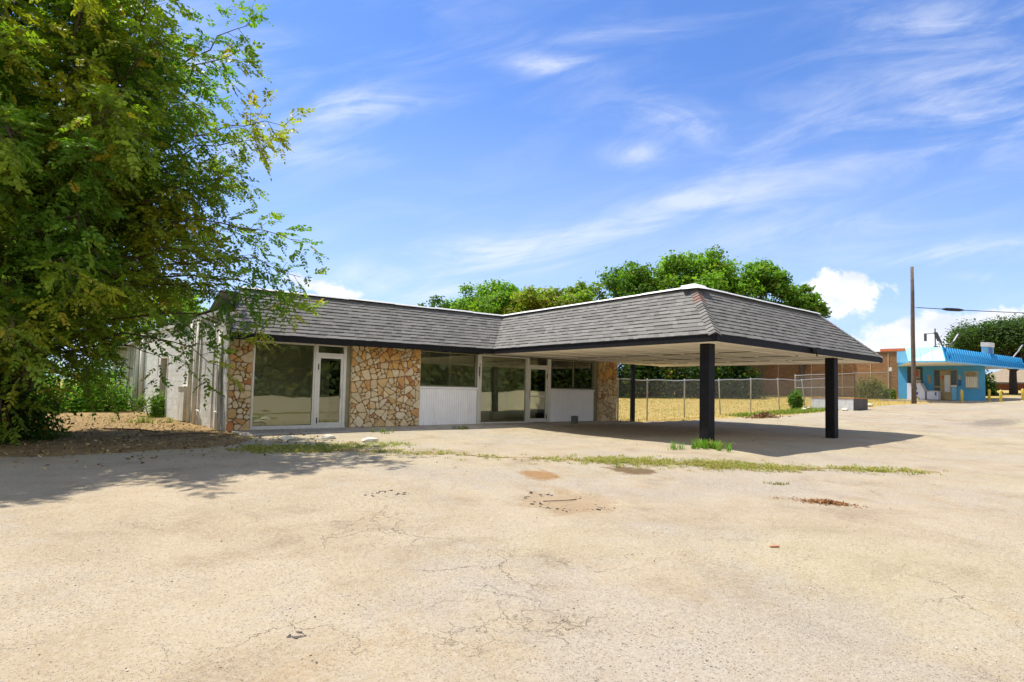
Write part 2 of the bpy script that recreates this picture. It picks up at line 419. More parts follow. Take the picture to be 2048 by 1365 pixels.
M['brick'] = brick_mat('tan brick', (.36, .19, .085), (.24, .115, .05), (.34, .22, .12), stain=(.30, .155, .07))
M['redbrick'] = brick_mat('red brick', (.30, .10, .06), (.24, .08, .05), (.34, .2, .15))
M['brickjoint'] = simple('brick control joint', (.52, .36, .22), .9)
M['coping'] = simple('brick coping', (.12, .075, .045), .8)
M['orange'] = simple('orange coping', (.62, .17, .06), .7)
M['bluewall'] = simple('blue stucco', (.085, .36, .62), .75, .1, 1.2, bmp=.004, bscale=40)
M['bluemetal'] = simple('blue roof metal', (.012, .27, .55), .4, .06, 1.5, metal=.1)
M['cyanmetal'] = simple('pale cyan roof metal', (.24, .50, .56), .45, .06, 2)
M['bluetrim'] = simple('blue trim', (.16, .46, .72), .5, .08, 2)
M['tan'] = simple('tan sheet', (.36, .29, .16), .8, .25, 2)
M['curtain'] = simple('window blind', (.42, .40, .28), .8, .2, 6)
M['darkglass'] = simple('dark shop glass', (.05, .07, .08), .12, .2, 2, spec=.6)
M['icewhite'] = simple('white freezer enamel', (.66, .68, .76), .4, .08, 3)
M['logoblue'] = simple('printed blue', (.03, .11, .34), .5)
M['logoyellow'] = simple('printed yellow', (.42, .42, .05), .5)
M['red'] = simple('red sticker', (.45, .06, .04), .5)
M['yellow'] = simple('yellow bollard paint', (.62, .45, .06), .55, .15, 6, stain=(.40, .27, .08))
M['bark'] = simple('tree bark', (.12, .085, .055), .95, .4, 12, bmp=.03, bscale=18)
M['barkdark'] = simple('dark oak bark', (.06, .045, .035), .95, .3, 9, bmp=.03, bscale=12)
M['pole'] = simple('weathered timber pole', (.12, .09, .07), .9, .3, 4, bmp=.01, bscale=25, stain=(.19, .16, .13))
M['leaf'] = attr_mat('compound leaf', .5, .15, 3, trans=.45, spec=.3)
M['tleaf'] = attr_mat('tree leaf', .6, .2, .9, trans=.55, spec=.2)
M['grass'] = attr_mat('grass blade', .7, .1, 8, trans=.3, spec=.2)
M['litterleaf'] = attr_mat('fallen leaf', .85, .15, 20, trans=.1, spec=.15)
M['pebble'] = attr_mat('pebble', .9, .2, 60)
M['chip'] = simple('asphalt chunk', (.10, .085, .07), .9, .4, 30, bmp=.01)
M['cinder'] = simple('grey cinder block', (.15, .155, .145), .95, .2, 30, bmp=.008, bscale=90)
M['rock'] = simple('pale limestone rock', (.62, .57, .47), .9, .2, 9, bmp=.02, bscale=20)
M['binwhite'] = simple('painted steel bin panel', (.58, .60, .60), .6, .1, 4, stain=(.42, .36, .30))
M['bindark'] = simple('dark steel bin side', (.085, .08, .07), .7, .3, 5)
M['rust'] = simple('rusty lid', (.40, .17, .09), .8, .3, 6)
M['cable'] = simple('black cable', (.02, .02, .022), .6)
M['roofing'] = simple('flat roof gravel', (.30, .29, .27), .9, .2, 5)
M['tanroof'] = simple('tan house roof', (.24, .19, .125), .9, .15, 3)
M['plastic'] = simple('black plastic', (.02, .02, .02), .5)
M['lens'] = simple('lamp lens', (.55, .55, .5), .2)
M['house'] = simple('dark eave', (.07, .05, .045), .8)

# ------------------------------------------------------------------ ground and lot
def grid_sheet(name, xs, ys, zf, mat, keep=None, smooth=True):
    X, Y = np.meshgrid(xs, ys); Z = zf(X, Y)
    V = np.stack([X, Y, Z], -1).reshape(-1, 3); nx = len(xs); F = []
    for j in range(len(ys) - 1):
        for i in range(nx - 1):
            if keep is None or keep((xs[i] + xs[i + 1]) / 2, (ys[j] + ys[j + 1]) / 2):
                F.append((j * nx + i, j * nx + i + 1, (j + 1) * nx + i + 1, (j + 1) * nx + i))
    me = bpy.data.meshes.new(name); me.from_pydata(V.tolist(), [], F)
    me.polygons.foreach_set('use_smooth', [smooth] * len(F)); me.materials.append(mat); me.update()
    o = bpy.data.objects.new(name, me); COL.objects.link(o); return o
BX = [-60, -20, -6, -3.5, -2.2, -1.2, -.4, .3, 1.2, 4, 9, 14, 15.6, 16.4, 17.5, 18.7, 21.4, 27.3, 32.4, 36.5, 40.6, 44.5, 47.8, 60, 200]
BY = [-3.6, -4.0, -4.5, -4.4, -4.3, -4.0, -3.2, -1.9, -1.4, -1.4, -1.4, -1.4, -1.4, -.9, -.35, -1.2, -1.9, -2.6, -2.9, -2.7, -2.4, -2.6, -3.3, -3.9, -3.9]
gx = np.concatenate([[-900, -400, -200, -100, -60, -40, -30], np.arange(-25, 62, .75), [66, 72, 80, 90, 105, 120, 160, 250, 500, 1200]])
gy = np.concatenate([[-900, -400, -200, -100, -70, -50], np.arange(-40, 42, .75), [46, 55, 70, 90, 130, 250, 500, 1200]])
tag(grid_sheet('ground', gx, gy, lambda x, y: gz(x, y) + .5 * wob(x, y) - .02 - .12 * ss(.2, 1.2, np.interp(x, BX, BY) - y), M['soil']), 'dry yellow grass and bare soil around the lot and the shop', 'ground', kind='structure')

def lot_edge(x):
    b = np.interp(x, BX, BY); return b + .10 * np.sin(x * 2.3) + .07 * np.sin(x * 5.7 + 1) + .04 * np.sin(x * 13)
def pothole(x, y):
    ca, sa = math.cos(math.radians(-38)), math.sin(math.radians(-38))
    u = ((x - 1.75) * ca + (y + 11.55) * sa) / .62; w = ((y + 11.55) * ca - (x - 1.75) * sa) / .70
    r = np.sqrt(u * u + w * w) + .16 * np.sin(5 * np.arctan2(w, u) + 1) + .08 * np.sin(11 * np.arctan2(w, u))
    return -.045 * ss(1.08, .9, r)
def lot():
    xs = np.concatenate([[-60, -40, -30, -25], np.arange(-22, -6, 1), np.arange(-6, 8, .14), np.arange(8, 50, .4), [54, 60, 70, 90, 130, 200]])
    ss_ = np.concatenate([[0, .05, .12, .25, .5, .8], np.arange(1.1, 15, .14), np.arange(15.2, 24, .6), [26, 30, 36, 45, 60]])
    X, S = np.meshgrid(xs, ss_); Y = lot_edge(X) - S
    Z = gz(X, Y) + wob(X, Y) + .018 + pothole(X, Y) + .006 * np.sin(X * 4.1 + np.sin(Y * 3.3)) * np.sin(Y * 3.7)
    Z[0] -= .06
    nx = len(xs); F = [(j * nx + i, j * nx + i + 1, (j + 1) * nx + i + 1, (j + 1) * nx + i) for j in range(len(ss_) - 1) for i in range(nx - 1)]
    me = bpy.data.meshes.new('parking_lot'); me.from_pydata(np.stack([X, Y, Z], -1).reshape(-1, 3).tolist(), [], F)
    me.polygons.foreach_set('use_smooth', [True] * len(F)); me.materials.append(M['lot']); me.update()
    o = bpy.data.objects.new('parking_lot', me); COL.objects.link(o)
    tag(o, 'pale worn asphalt parking lot with stains, cracks and loose grit', 'parking lot', kind='structure')
lot()
def lotz(x, y): return G(x, y) + float(wob(x, y)) + .018 + float(pothole(x, y))
# soil with leaf litter beside the shop
tag(grid_sheet('dirt_yard', np.arange(-9, .01, .5), np.arange(-4.6, 14, .5), lambda x, y: gz(x, y) + .5 * wob(x, y) + .004 + .02 * np.sin(x * 1.7) * np.sin(y * 1.3), M['litter'],
               keep=lambda x, y: x < -.065 * max(y, 0) + .3), 'bare brown soil strewn with leaf litter beside the block wall', 'dirt yard', kind='structure')
# walkway slab
mb = MB(); mb.bbox(.1, 16.0, -1.45, .3, -.4, -.065, .02)
tag(mb.build('walkway', M['slab']), 'low grey concrete walkway slab along the shop front', 'walkway', kind='structure')

# ------------------------------------------------------------------ the shop
SHOP = thing('roadside_shop', 'vacant single storey shop with flagstone front and grey shingled mansard roof', 'shop building')
PAL = [(.66, .50, .27), (.70, .56, .35), (.66, .51, .30), (.62, .42, .20), (.60, .33, .13), (.72, .60, .40), (.48, .20, .08), (.60, .49, .30), (.70, .56, .33), (.70, .57, .35), (.60, .40, .17), (.66, .51, .30), (.69, .54, .31)]
def clip(poly, n, d):
    o = []
    for i in range(len(poly)):
        a, b = poly[i], poly[(i + 1) % len(poly)]
        da = a[0] * n[0] + a[1] * n[1] - d; db = b[0] * n[0] + b[1] * n[1] - d
        if da <= 0: o.append(a)
        if da * db < 0:
            t = da / (da - db); o.append((a[0] + (b[0] - a[0]) * t, a[1] + (b[1] - a[1]) * t))
    return o
def stone_wall(x0, x1, z0, z1, y0, y1, seed):
    r = random.Random(seed); w, h = x1 - x0, z1 - z0
    back = MB(); back.box(x0 + .012, x1 - .012, y0 + .022, y1, z0, z1)
    wall = back.build('stone_wall', M['mortar'], SHOP)
    def area(p): return .5 * abs(sum(p[i][0] * p[(i + 1) % len(p)][1] - p[(i + 1) % len(p)][0] * p[i][1] for i in range(len(p))))
    cells, stack = [], [[(.004, .004), (w - .004, .004), (w - .004, h - .004), (.004, h - .004)]]
    while stack:
        p = stack.pop(); A = area(p)
        if A < .13 and (A < .012 or A < .095 * r.random() ** 1.1 + .009): cells.append(p); continue
        cx = sum(q[0] for q in p) / len(p); cy = sum(q[1] for q in p) / len(p)
        sxx = sum((q[0] - cx) ** 2 for q in p); syy = sum((q[1] - cy) ** 2 for q in p); sxy = sum((q[0] - cx) * (q[1] - cy) for q in p)
        ang = .5 * math.atan2(2 * sxy, sxx - syy) + r.uniform(-.5, .5); n = (math.cos(ang), math.sin(ang))
        ext = [q[0] * n[0] + q[1] * n[1] for q in p]; d = min(ext) + (max(ext) - min(ext)) * r.uniform(.30, .70)
        stack += [clip(p, n, d), clip(p, (-n[0], -n[1]), -d)]
    mb = MB()
    for poly in cells:
        sg = sum(poly[i][0] * poly[(i + 1) % len(poly)][1] - poly[(i + 1) % len(poly)][0] * poly[i][1] for i in range(len(poly)))
        q = poly
        for i in range(len(poly)):
            a, b = poly[i], poly[(i + 1) % len(poly)]; dx, dy = b[0] - a[0], b[1] - a[1]; L = math.hypot(dx, dy)
            if L < 1e-5: continue
            n = (dy / L, -dx / L) if sg > 0 else (-dy / L, dx / L)
            q = clip(q, n, a[0] * n[0] + a[1] * n[1] - r.uniform(.006, .0115))
            if len(q) < 3: break
        if len(q) < 3 or area(q) < .0012: continue
        pts = []
        for i in range(len(q)):
            a, b, c = q[i - 1], q[i], q[(i + 1) % len(q)]
            la, lc = math.hypot(a[0] - b[0], a[1] - b[1]), math.hypot(c[0] - b[0], c[1] - b[1])
            k1, k2 = min(.4, r.uniform(.015, .075) / max(la, .01)), min(.4, r.uniform(.015, .075) / max(lc, .01))
            pts += [(b[0] + (a[0] - b[0]) * k1, b[1] + (a[1] - b[1]) * k1), (b[0] + (c[0] - b[0]) * k2, b[1] + (c[1] - b[1]) * k2)]
        cx = sum(p[0] for p in pts) / len(pts); cz = sum(p[1] for p in pts) / len(pts)
        pr = y0 - r.uniform(0, .032)
        def ring(k, y, jt=0): return [(x0 + cx + (p[0] - cx) * k, y + r.uniform(-jt, jt), z0 + cz + (p[1] - cz) * k) for p in pts]
        tone = PAL[int(r.random() * len(PAL))]
        if cz > .72 * h and r.random() < .45: tone = (.62, .36, .12)
        f = r.uniform(.95, 1.14); mb.cur = tuple(min(.85, c * f) for c in tone)
        mb.rings([ring(1, y0 + .03), ring(1, pr + .008), ring(.95, pr, .002)], False)
        n0 = len(mb.v) - len(pts); mb.v.append((x0 + cx, pr - .004, z0 + cz)); c_ = len(mb.v) - 1
        for i in range(len(pts)): mb.face((n0 + i, n0 + (i + 1) % len(pts), c_))
    # returns on both ends
    for xe, sgn in ((x0, -1), (x1, 1)):
        z = z0
        while z < z1 - .05:
            hh = min(r.uniform(.16, .42), z1 - z); tone = PAL[int(r.random() * len(PAL))]; mb.cur = tone
            mb.box(min(xe, xe - sgn * .02), max(xe, xe - sgn * .02), y0 + .012, y1, z + .008, z + hh - .008); z += hh
    st = mb.build('stone', M['stone'], wall, col=True); st['kind'] = 'stuff'
    return wall
stone_wall(0.0, .60, -.10, 2.50, -.02, .25, 3)
stone_wall(3.46, 5.88, -.07, 2.50, -.02, .25, 5)
stone_wall(14.56, 15.74, -.10, 2.50, -.03, .28, 9)

def frame_rect(mb, x0, x1, z0, z1, y0, y1, w):
    mb.box(x0, x0 + w, y0, y1, z0, z1); mb.box(x1 - w, x1, y0, y1, z0, z1)
    mb.box(x0 + w, x1 - w, y0 + .003, y1 - .003, z0, z0 + w); mb.box(x0 + w, x1 - w, y0 + .003, y1 - .003, z1 - w, z1)
def window(x0, x1, z0, z1, w=.045, y=.05, mat='alu', bars=()):
    mb = MB(); frame_rect(mb, x0, x1, z0, z1, y, y + .09, w)
    for bx in bars: mb.box(bx - .02, bx + .02, y + .005, y + .085, z0 + w, z1 - w)
    f = mb.build('window', M[mat], SHOP)
    g = MB(); g.box(x0 + w, x1 - w, y + .04, y + .048, z0 + w, z1 - w); g.build('pane', M['glass'], f)
    return f
def glass_door(x0, x1, z0, z1, hinge_left, bar, y=.045):
    mb = MB(); st = .075
    mb.box(x0, x0 + st, y, y + .05, z0, z1); mb.box(x1 - st, x1, y, y + .05, z0, z1)
    mb.box(x0 + st, x1 - st, y + .002, y + .048, z0, z0 + .14); mb.box(x0 + st, x1 - st, y + .002, y + .048, z1 - .09, z1)
    d = mb.build('door', M['alu'], SHOP)
    g = MB(); g.box(x0 + st, x1 - st, y + .02, y + .028, z0 + .14, z1 - .09); g.build('pane', M['glass'], d)
    hx = x1 - st / 2 if hinge_left else x0 + st / 2
    h = MB(); h.box(hx - .014, hx + .014, y - .012, y - .001, z0 + 1.161, z0 + 1.239); h.box(hx - .025, hx + .025, y - .035, y - .002, z0 + .86, z0 + 1.16); h.box(hx - .012, hx + .012, y - .015, y - .002, z0 + 1.24, z0 + 1.30)
    h.build('handle', M['flash'], d)
    ix = x0 + .005 if hinge_left else x1 - .03
    for zz in (z0 + .12, z0 + 1.72):
        k = MB(); k.box(ix, ix + .025, y - .02, y - .002, zz, zz + .17); k.build('hinge', M['black'], d)
    if bar:
        q = MB(); q.box(x0 + st, x1 - st, y - .03, y + .001, z0 + .98, z0 + 1.03); q.build('push_bar', M['alu'], d)
    return d
# bay one: shop window, door, transom
window(.62, 2.36, -.02, 2.44, .05)
mb = MB(); mb.box(2.362, 2.44, .035, .16, -.06, 2.44); mb.box(3.23, 3.32, .035, .16, -.06, 2.44); mb.box(2.44, 3.23, .04, .15, 2.12, 2.19); mb.box(2.44, 3.23, .04, .15, 2.40, 2.44)
mb.build('door_frame', M['alu'], SHOP)
mb = MB(); mb.box(2.44, 3.23, .09, .098, 2.19, 2.40); mb.build('transom', M['glass'], SHOP)
mb = MB(); mb.box(3.322, 3.458, .06, .2, -.06, 2.46); mb.build('jamb', M['olive'], SHOP)
glass_door(2.445, 3.225, -.04, 2.118, True, False)
mb = MB(); mb.box(.6, 3.33, .02, .2, -.075, -.022); mb.build('threshold', M['flash'], SHOP)
# bay two: dado panel and window
def dado(x0, x1, z0, z1):
    mb = MB(); x = x0
    while x < x1 - .01:
        w = min(.092, x1 - x); mb.bbox(x + .002, x + w - .002, .03, .12, z0, z1 - .06, .006); x += w
    d = mb.build('dado_panel', M['white'], SHOP)
    b = MB(); b.box(x0, x1, .042, .125, z0, z1 - .06); b.build('backing_board', M['groove'], d)
    c = MB(); c.bbox(x0 - .02, x1 + .02, -.01, .14, z1 - .058, z1, .006); c.build('panel_cap', M['white'], d)
dado(5.90, 8.24, -.06, 1.25)
window(5.89, 8.20, 1.255, 2.46, .035, .06, 'olive')
mb = MB(); mb.box(8.245, 8.40, .02, .16, -.06, 2.46); post = mb.build('mullion_post', M['alu'], SHOP)
SEG = {'0': 'abcdef', '1': 'bc', '8': 'abcdefg', '5': 'acdfg', '3': 'abcdg'}
mb = MB(); zt = 2.13
for ch in '18801':
    w, h, s = .055, .105, .018; xx = 8.322 - w / 2; z0 = zt - h
    R = {'a': (xx, xx + w, zt - s, zt), 'd': (xx, xx + w, z0, z0 + s), 'g': (xx, xx + w, z0 + h / 2 - s / 2, z0 + h / 2 + s / 2),
         'f': (xx, xx + s, z0 + h / 2, zt), 'e': (xx, xx + s, z0, z0 + h / 2), 'b': (xx + w - s, xx + w, z0 + h / 2, zt), 'c': (xx + w - s, xx + w, z0, z0 + h / 2)}
    for q in SEG[ch]:
        a = R[q]; off = .0005 * 'abcdefg'.index(q); mb.box(a[0], a[1], .012 - off, .0195, a[2], a[3])
    zt -= .118
mb.build('street_number', M['black'], post)
window(8.402, 10.60, -.05, 2.46, .045, .05)
mb = MB(); mb.box(10.602, 10.70, .03, .16, -.06, 2.46); mb.box(11.66, 11.83, .03, .16, -.06, 2.46); mb.box(10.70, 11.66, .035, .15, 2.12, 2.19)
mb.build('door_frame', M['alu'], SHOP)
mb = MB(); mb.box(10.70, 11.66, .09, .098, 2.19, 2.46); mb.build('transom', M['glass'], SHOP)
glass_door(10.71, 11.65, -.04, 2.118, False, True)
dado(11.84, 14.32, -.05, 1.27)
window(11.84, 14.30, 1.275, 2.46, .04, .06, 'olive', bars=(13.12,))
mb = MB(); mb.box(14.325, 14.55, .04, .2, -.07, 2.47); mb.build('jamb', M['olive'], SHOP)
mb = MB(); mb.box(8.2, 14.55, .025, .22, -.1, -.055); mb.build('threshold', M['slab'], SHOP)
# header above the glazing
mb = MB(); mb.box(.60, 15.74, .03, .25, 2.505, 2.80); mb.build('header', M['black'], SHOP)

# rooms seen through the glass
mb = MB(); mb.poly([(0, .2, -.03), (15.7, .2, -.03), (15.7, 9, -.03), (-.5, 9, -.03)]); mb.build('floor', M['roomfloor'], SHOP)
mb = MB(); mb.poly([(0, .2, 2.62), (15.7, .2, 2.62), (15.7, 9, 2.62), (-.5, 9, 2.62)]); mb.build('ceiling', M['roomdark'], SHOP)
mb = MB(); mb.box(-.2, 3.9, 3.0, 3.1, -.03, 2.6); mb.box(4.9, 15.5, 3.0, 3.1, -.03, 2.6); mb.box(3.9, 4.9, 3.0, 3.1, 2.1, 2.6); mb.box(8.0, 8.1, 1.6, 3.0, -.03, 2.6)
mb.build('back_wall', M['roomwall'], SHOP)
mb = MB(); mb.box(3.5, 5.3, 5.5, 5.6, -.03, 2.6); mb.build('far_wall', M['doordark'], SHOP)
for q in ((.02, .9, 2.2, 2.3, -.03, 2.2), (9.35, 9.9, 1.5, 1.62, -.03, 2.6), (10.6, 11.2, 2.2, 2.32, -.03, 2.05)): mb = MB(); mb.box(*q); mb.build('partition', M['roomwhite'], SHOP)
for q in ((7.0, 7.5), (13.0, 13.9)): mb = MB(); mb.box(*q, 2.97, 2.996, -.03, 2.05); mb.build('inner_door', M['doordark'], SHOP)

# side wall of painted concrete block, running back and slightly outwards
KX = -.068
def side_wall():
    base = MB(); L = 12.4; T = 3.17
    dr0, dr1, dz = 7.45, 8.75, 2.18
    def seg(mb, y0, y1, z0, z1, off0, off1):
        a, b = Vector((KX * y0, y0, 0)), Vector((KX * y1, y1, 0)); n = Vector((-1, KX, 0)).normalized()
        p0, p1, p2, p3 = a + n * off1, b + n * off1, b + n * off0, a + n * off0
        mb.hexa([(*p.xy, z0) for p in (p0, p1, p2, p3)] + [(*p.xy, z1) for p in (p0, p1, p2, p3)])
    seg(base, .0, dr0, -.4, T, -.2, 0); seg(base, dr1, L, -.4, T, -.2, 0); seg(base, dr0, dr1, dz, T, -.2, 0)
    w = base.build('block_wall', M['joint'], SHOP)
    mb = MB(); r = random.Random(4); row = 0; z = -.2
    while z < T - .02:
        z1 = min(z + .203, T); y = .006 - (.203 if row % 2 else 0)
        while y < L:
            a, b = max(y, .006), min(y + .406, L)
            cuts = [(a, b)]
            if z < dz and b > dr0 and a < dr1: cuts = [(a, min(b, dr0)), (max(a, dr1), b)]
            for c0, c1 in cuts:
                if c1 - c0 > .04:
                    f = r.uniform(.90, 1.08); mb.cur = (.76 * f, .755 * f, .72 * f)
                    seg(mb, c0 + .007, c1 - .007, z + .009, z1 - .009, -.02, .006 + r.uniform(0, .003))
            y += .406
        z += .203; row += 1
    bl = mb.build('concrete_block', M['block'], w, col=True); bl['kind'] = 'stuff'
    # roof edge, gutter board
    mb = MB(); seg(mb, 1.1, L + .1, T + .002, T + .13, -.25, .06); mb.build('roof_edge', M['flash'], SHOP)
    # recessed side door
    mb = MB(); seg(mb, dr0, dr1, -.12, dz, -.196, -.16); d = mb.build('side_door', M['greydoor'], SHOP)
    mb = MB(); seg(mb, dr0 + .003, dr0 + .09, -.1, dz - .003, -.155, .03); seg(mb, dr1 - .09, dr1 - .003, -.1, dz - .003, -.155, .03); seg(mb, dr0 + .09, dr1 - .09, dz - .09, dz - .003, -.155, .03); mb.build('door_frame', M['pipe'], d)
    mb = MB(); seg(mb, dr0 + .55, dr1 - .16, 1.42, 1.9, -.158, -.150); p = mb.build('pane', M['darkglass'], d)
    mb = MB(); seg(mb, dr0 + .82, dr0 + .86, 1.42, 1.9, -.149, -.13); mb.build('glazing_bar', M['flash'], d)
    # pipes and meter box on the wall
    def pipe(y, z0, z1, rr, out, lean=0):
        mb = MB(); n = Vector((-1, KX, 0)).normalized(); a = Vector((KX * y, y, 0)) + n * out
        mb.tube([(a.x, a.y, z0), (a.x, a.y + lean * .5, (z0 + z1) / 2), (a.x, a.y + lean, z1)], rr, 10); return mb.build('downpipe', M['pipe'], SHOP, True)
    for a in ((3.05, -.1, 3.1, .055, .08, .0), (3.75, -.1, 3.12, .06, .09, .0), (.42, -.12, 2.7, .05, .07, .35), (1.35, -.1, 3.0, .018, .03, .15), (.95, -.1, 2.4, .014, .03, .1), (12.1, -.1, 3.2, .09, .1, 0)): pipe(*a)
    mb = MB(); seg(mb, 4.15, 4.95, -.05, 1.05, .014, .16); seg(mb, 4.10, 5.0, 1.052, 1.08, .014, .19); mb.build('meter_box', M['pipe'], SHOP)
    mb = MB(); n = Vector((-1, KX, 0)).normalized()
    def P(y, z, o=.06): q = Vector((KX * y, y, 0)) + n * o; return (q.x, q.y, z)
    mb.tube([P(2.6, -.1), P(2.6, .32), P(2.75, .36), P(3.2, .36)], .02, 8); mb.build('water_pipe', M['pipe'], SHOP, True); mb = MB(); mb.tube([P(.75, -.1), P(.75, .38), P(.8, .4), P(1.0, .4)], .016, 8)
    mb.build('water_pipe', M['pipe'], SHOP, True)
side_wall()
mb = MB(); mb.box(15.55, 15.72, .29, 12.4, -.3, 3.2); mb.build('far_wall', M['joint'], SHOP)
mb = MB(); mb.box(-.85, 15.72, 12.42, 12.6, -.3, 3.3); mb.build('rear_wall', M['joint'], SHOP)

# mansard roof
EZ, RZ = 2.63, 4.12
def slope(name, E0, E1, R0, R1, rows, seed, tone=1.0):
    E0, E1, R0, R1 = map(Vector, (E0, E1, R0, R1)); r = random.Random(seed)
    mb = MB(); nrm = (E1 - E0).cross(R0 - E0).normalized()
    if nrm.z < 0: nrm = -nrm
    dn_ = nrm * -.06; mb.poly([E0 + dn_, E1 + dn_, R1 + dn_, R0 + dn_])
    under = mb.build(name, M['underlay'], SHOP)
    t = MB()
    for i in range(rows):
        f0, f1 = i / rows, min((i + 1.12) / rows, 1.0)
        a0, b0 = E0.lerp(R0, f0), E1.lerp(R1, f0); a1, b1 = E0.lerp(R0, f1), E1.lerp(R1, f1)
        L = (b0 - a0).length; s = 0; sag = r.uniform(-.004, .004); dn = (a0 - a1).normalized()
        while s < L - .02:
            w = min(r.choice((.14, .18, .23, .28, .34)), L - s); u0, u1 = s / L, (s + w) / L
            lo0, lo1 = a0.lerp(b0, u0), a0.lerp(b0, u1); hi0, hi1 = a1.lerp(b1, u0), a1.lerp(b1, u1)
            th = r.choice((.022, .024, .030, .034)); k = r.choice((.128, .14, .15, .16, .17)) * r.uniform(.94, 1.06) * tone
            t.cur = (k, k * .965, k * .89)
            dd = dn * (sag + r.uniform(0, .004))
            A, B, C_, D = lo0 + nrm * th + dd, lo1 + nrm * th + dd, hi1 + nrm * .004, hi0 + nrm * .004
            n = len(t.v); t.v += [tuple(p) for p in (A, B, C_, D, lo0 + dd + nrm * .001, lo1 + dd + nrm * .001)]
            t.face((n, n + 1, n + 2, n + 3)); t.face((n + 4, n + 5, n + 1, n)); t.face((n + 4, n, n + 3)); t.face((n + 5, n + 2, n + 1))
            s += w
    sh = t.build('shingle', M['shingle'], under, col=True); sh['kind'] = 'stuff'
    return under
VX, VY = 8.45, -.62          # valley at the eaves
NX, NY = 8.42, -9.42         # near canopy corner
QX, QY = 19.25, -9.22        # right canopy corner
slope('roof_slope', (-.12, VY, 2.545), (VX, VY, EZ), (.45, 1.05, 4.02), (10.15, 1.05, RZ), 13, 1)
slope('roof_slope', (VX, VY, EZ), (NX, NY, EZ + .01), (10.15, 1.05, RZ), (10.2, -7.65, RZ + .07), 13, 2, 1.08)
slope('roof_slope', (NX, NY, EZ + .01), (QX, QY, EZ + .01), (10.2, -7.65, RZ + .07), (17.72, -7.66, RZ + .07), 13, 3, .95)
slope('roof_slope', (QX, QY, EZ + .01), (QX - .3, .1, EZ), (17.72, -7.66, RZ + .07), (17.6, .1, RZ), 13, 4)
# hip caps
def hip(E, R, seed, n=17):
    E, R = Vector(E), Vector(R); r = random.Random(seed); mb = MB()
    ax = (R - E).normalized(); side = ax.cross(Vector((0, 0, 1))).normalized(); up = side.cross(ax).normalized()
    for i in range(n):
        p0 = E.lerp(R, i / n); p1 = E.lerp(R, min((i + 1.3) / n, 1)); k = r.uniform(.10, .17); mb.cur = (k * 1.25, k * 1.2, k * 1.1)
        if 11 <= i <= 13: mb.cur = (.21, .13, .105)
        h0, h1, dr = .035 + .01, .016, .095
        pts = [p0 + side * .15 - up * (dr - h0), p0 + up * h0, p0 - side * .15 - up * (dr - h0), p1 + side * .15 - up * (dr - h1), p1 + up * h1, p1 - side * .15 - up * (dr - h1)]
        m0 = len(mb.v); mb.v += [tuple(p) for p in pts]
        for f in ((0, 1, 4, 3), (1, 2, 5, 4)): mb.face([m0 + q for q in f])
        q = [p - up * .014 for p in pts[:3]]; m1 = len(mb.v); mb.v += [tuple(p) for p in q]
        mb.face((m1, m1 + 1, m0 + 1, m0)); mb.face((m1 + 1, m1 + 2, m0 + 2, m0 + 1))
    return mb.build('hip_cap', M['shingle'], SHOP, col=True)
hip((NX, NY, EZ + .02), (10.2, -7.65, RZ + .09), 1); hip((QX, QY, EZ + .02), (17.72, -7.66, RZ + .09), 2)
# ridge flashing
def flashing(pts):
    mb = MB()
    for a, b in zip(pts, pts[1:]):
        a, b = Vector(a), Vector(b); d = (b - a).normalized(); s = d.cross(Vector((0, 0, 1))).normalized(); n = max(2, int((b - a).length / 1.5)); r = random.Random(int(a.x * 10))
        for i in range(n):
            p, q = a.lerp(b, i / n), a.lerp(b, (i + 1.02) / n); z0 = r.uniform(-.008, .012); up = Vector((0, 0, 1))
            for (o0, h0, o1, h1) in ((-.14, .030, .10, .038), (.10, .038, .15, -.004), (.15, -.004, .165, -.02)):
                mb.poly([p + s * o0 + up * (h0 + z0), q + s * o0 + up * (h0 + z0 + r.uniform(-.006, .006)), q + s * o1 + up * (h1 + z0), p + s * o1 + up * (h1 + z0)])
            mb.poly([p - s * .14 + up * (.055 + z0), q - s * .14 + up * (.045 + z0), q - s * .14 - up * .2, p - s * .14 - up * .2])
    mb.build('ridge_flashing', M['flash'], SHOP)
flashing([(.42, 1.05, 4.02), (10.15, 1.05, RZ), (10.2, -7.65, RZ + .07), (17.72, -7.66, RZ + .07), (17.6, .1, RZ)])
mb = MB()
a = Vector((10.2, -7.65, RZ + .185))
mb.poly([a, a + Vector((-.05, .42, -.02)), a + Vector((-.40, .12, -.20)), a + Vector((-.32, -.30, -.20))])
mb.poly([a, a + Vector((-.32, -.30, -.20)), a + Vector((.10, -.40, -.20)), a + Vector((.42, -.05, -.02))])
mb.build('corner_flashing', M['flash'], SHOP)
# black end board of the main slope
mb = MB(); mb.hexa([(-.16, VY, 2.36), (-.123, VY, 2.36), (.447, 1.05, 2.36), (.41, 1.05, 2.36), (-.16, VY, 2.56), (-.123, VY, 2.56), (.447, 1.05, 4.06), (.41, 1.05, 4.06)]); mb.build('roof_end_board', M['black'], SHOP)
# fascia
def board(name, pts, zt, zb, th, mat):
    mb = MB()
    for (a, b), (z0, z1) in zip(zip(pts, pts[1:]), zip(zt, zt[1:])):
        a, b = Vector(a), Vector(b); d = (b - a).normalized(); n = Vector((d.y, -d.x)) * th
        mb.hexa([(*a, z0 + zb), (*b, z1 + zb), (*(b + n), z1 + zb), (*(a + n), z0 + zb), (*a, z0), (*b, z1), (*(b + n), z1), (*(a + n), z0)])
    return mb.build(name, M[mat], SHOP)
ring = [(-.16, VY), (VX, VY), (NX, NY), (QX, QY), (QX - .3, .1)]; zt = [2.545, EZ - .005, EZ, EZ, EZ]
board('fascia', ring, zt, -.165, .035, 'black')
board('drip_edge', [(p[0], p[1]) for p in ring], [z + .012 for z in zt], -.010, .05, 'shingle' if False else 'flash' if False else 'underlay')
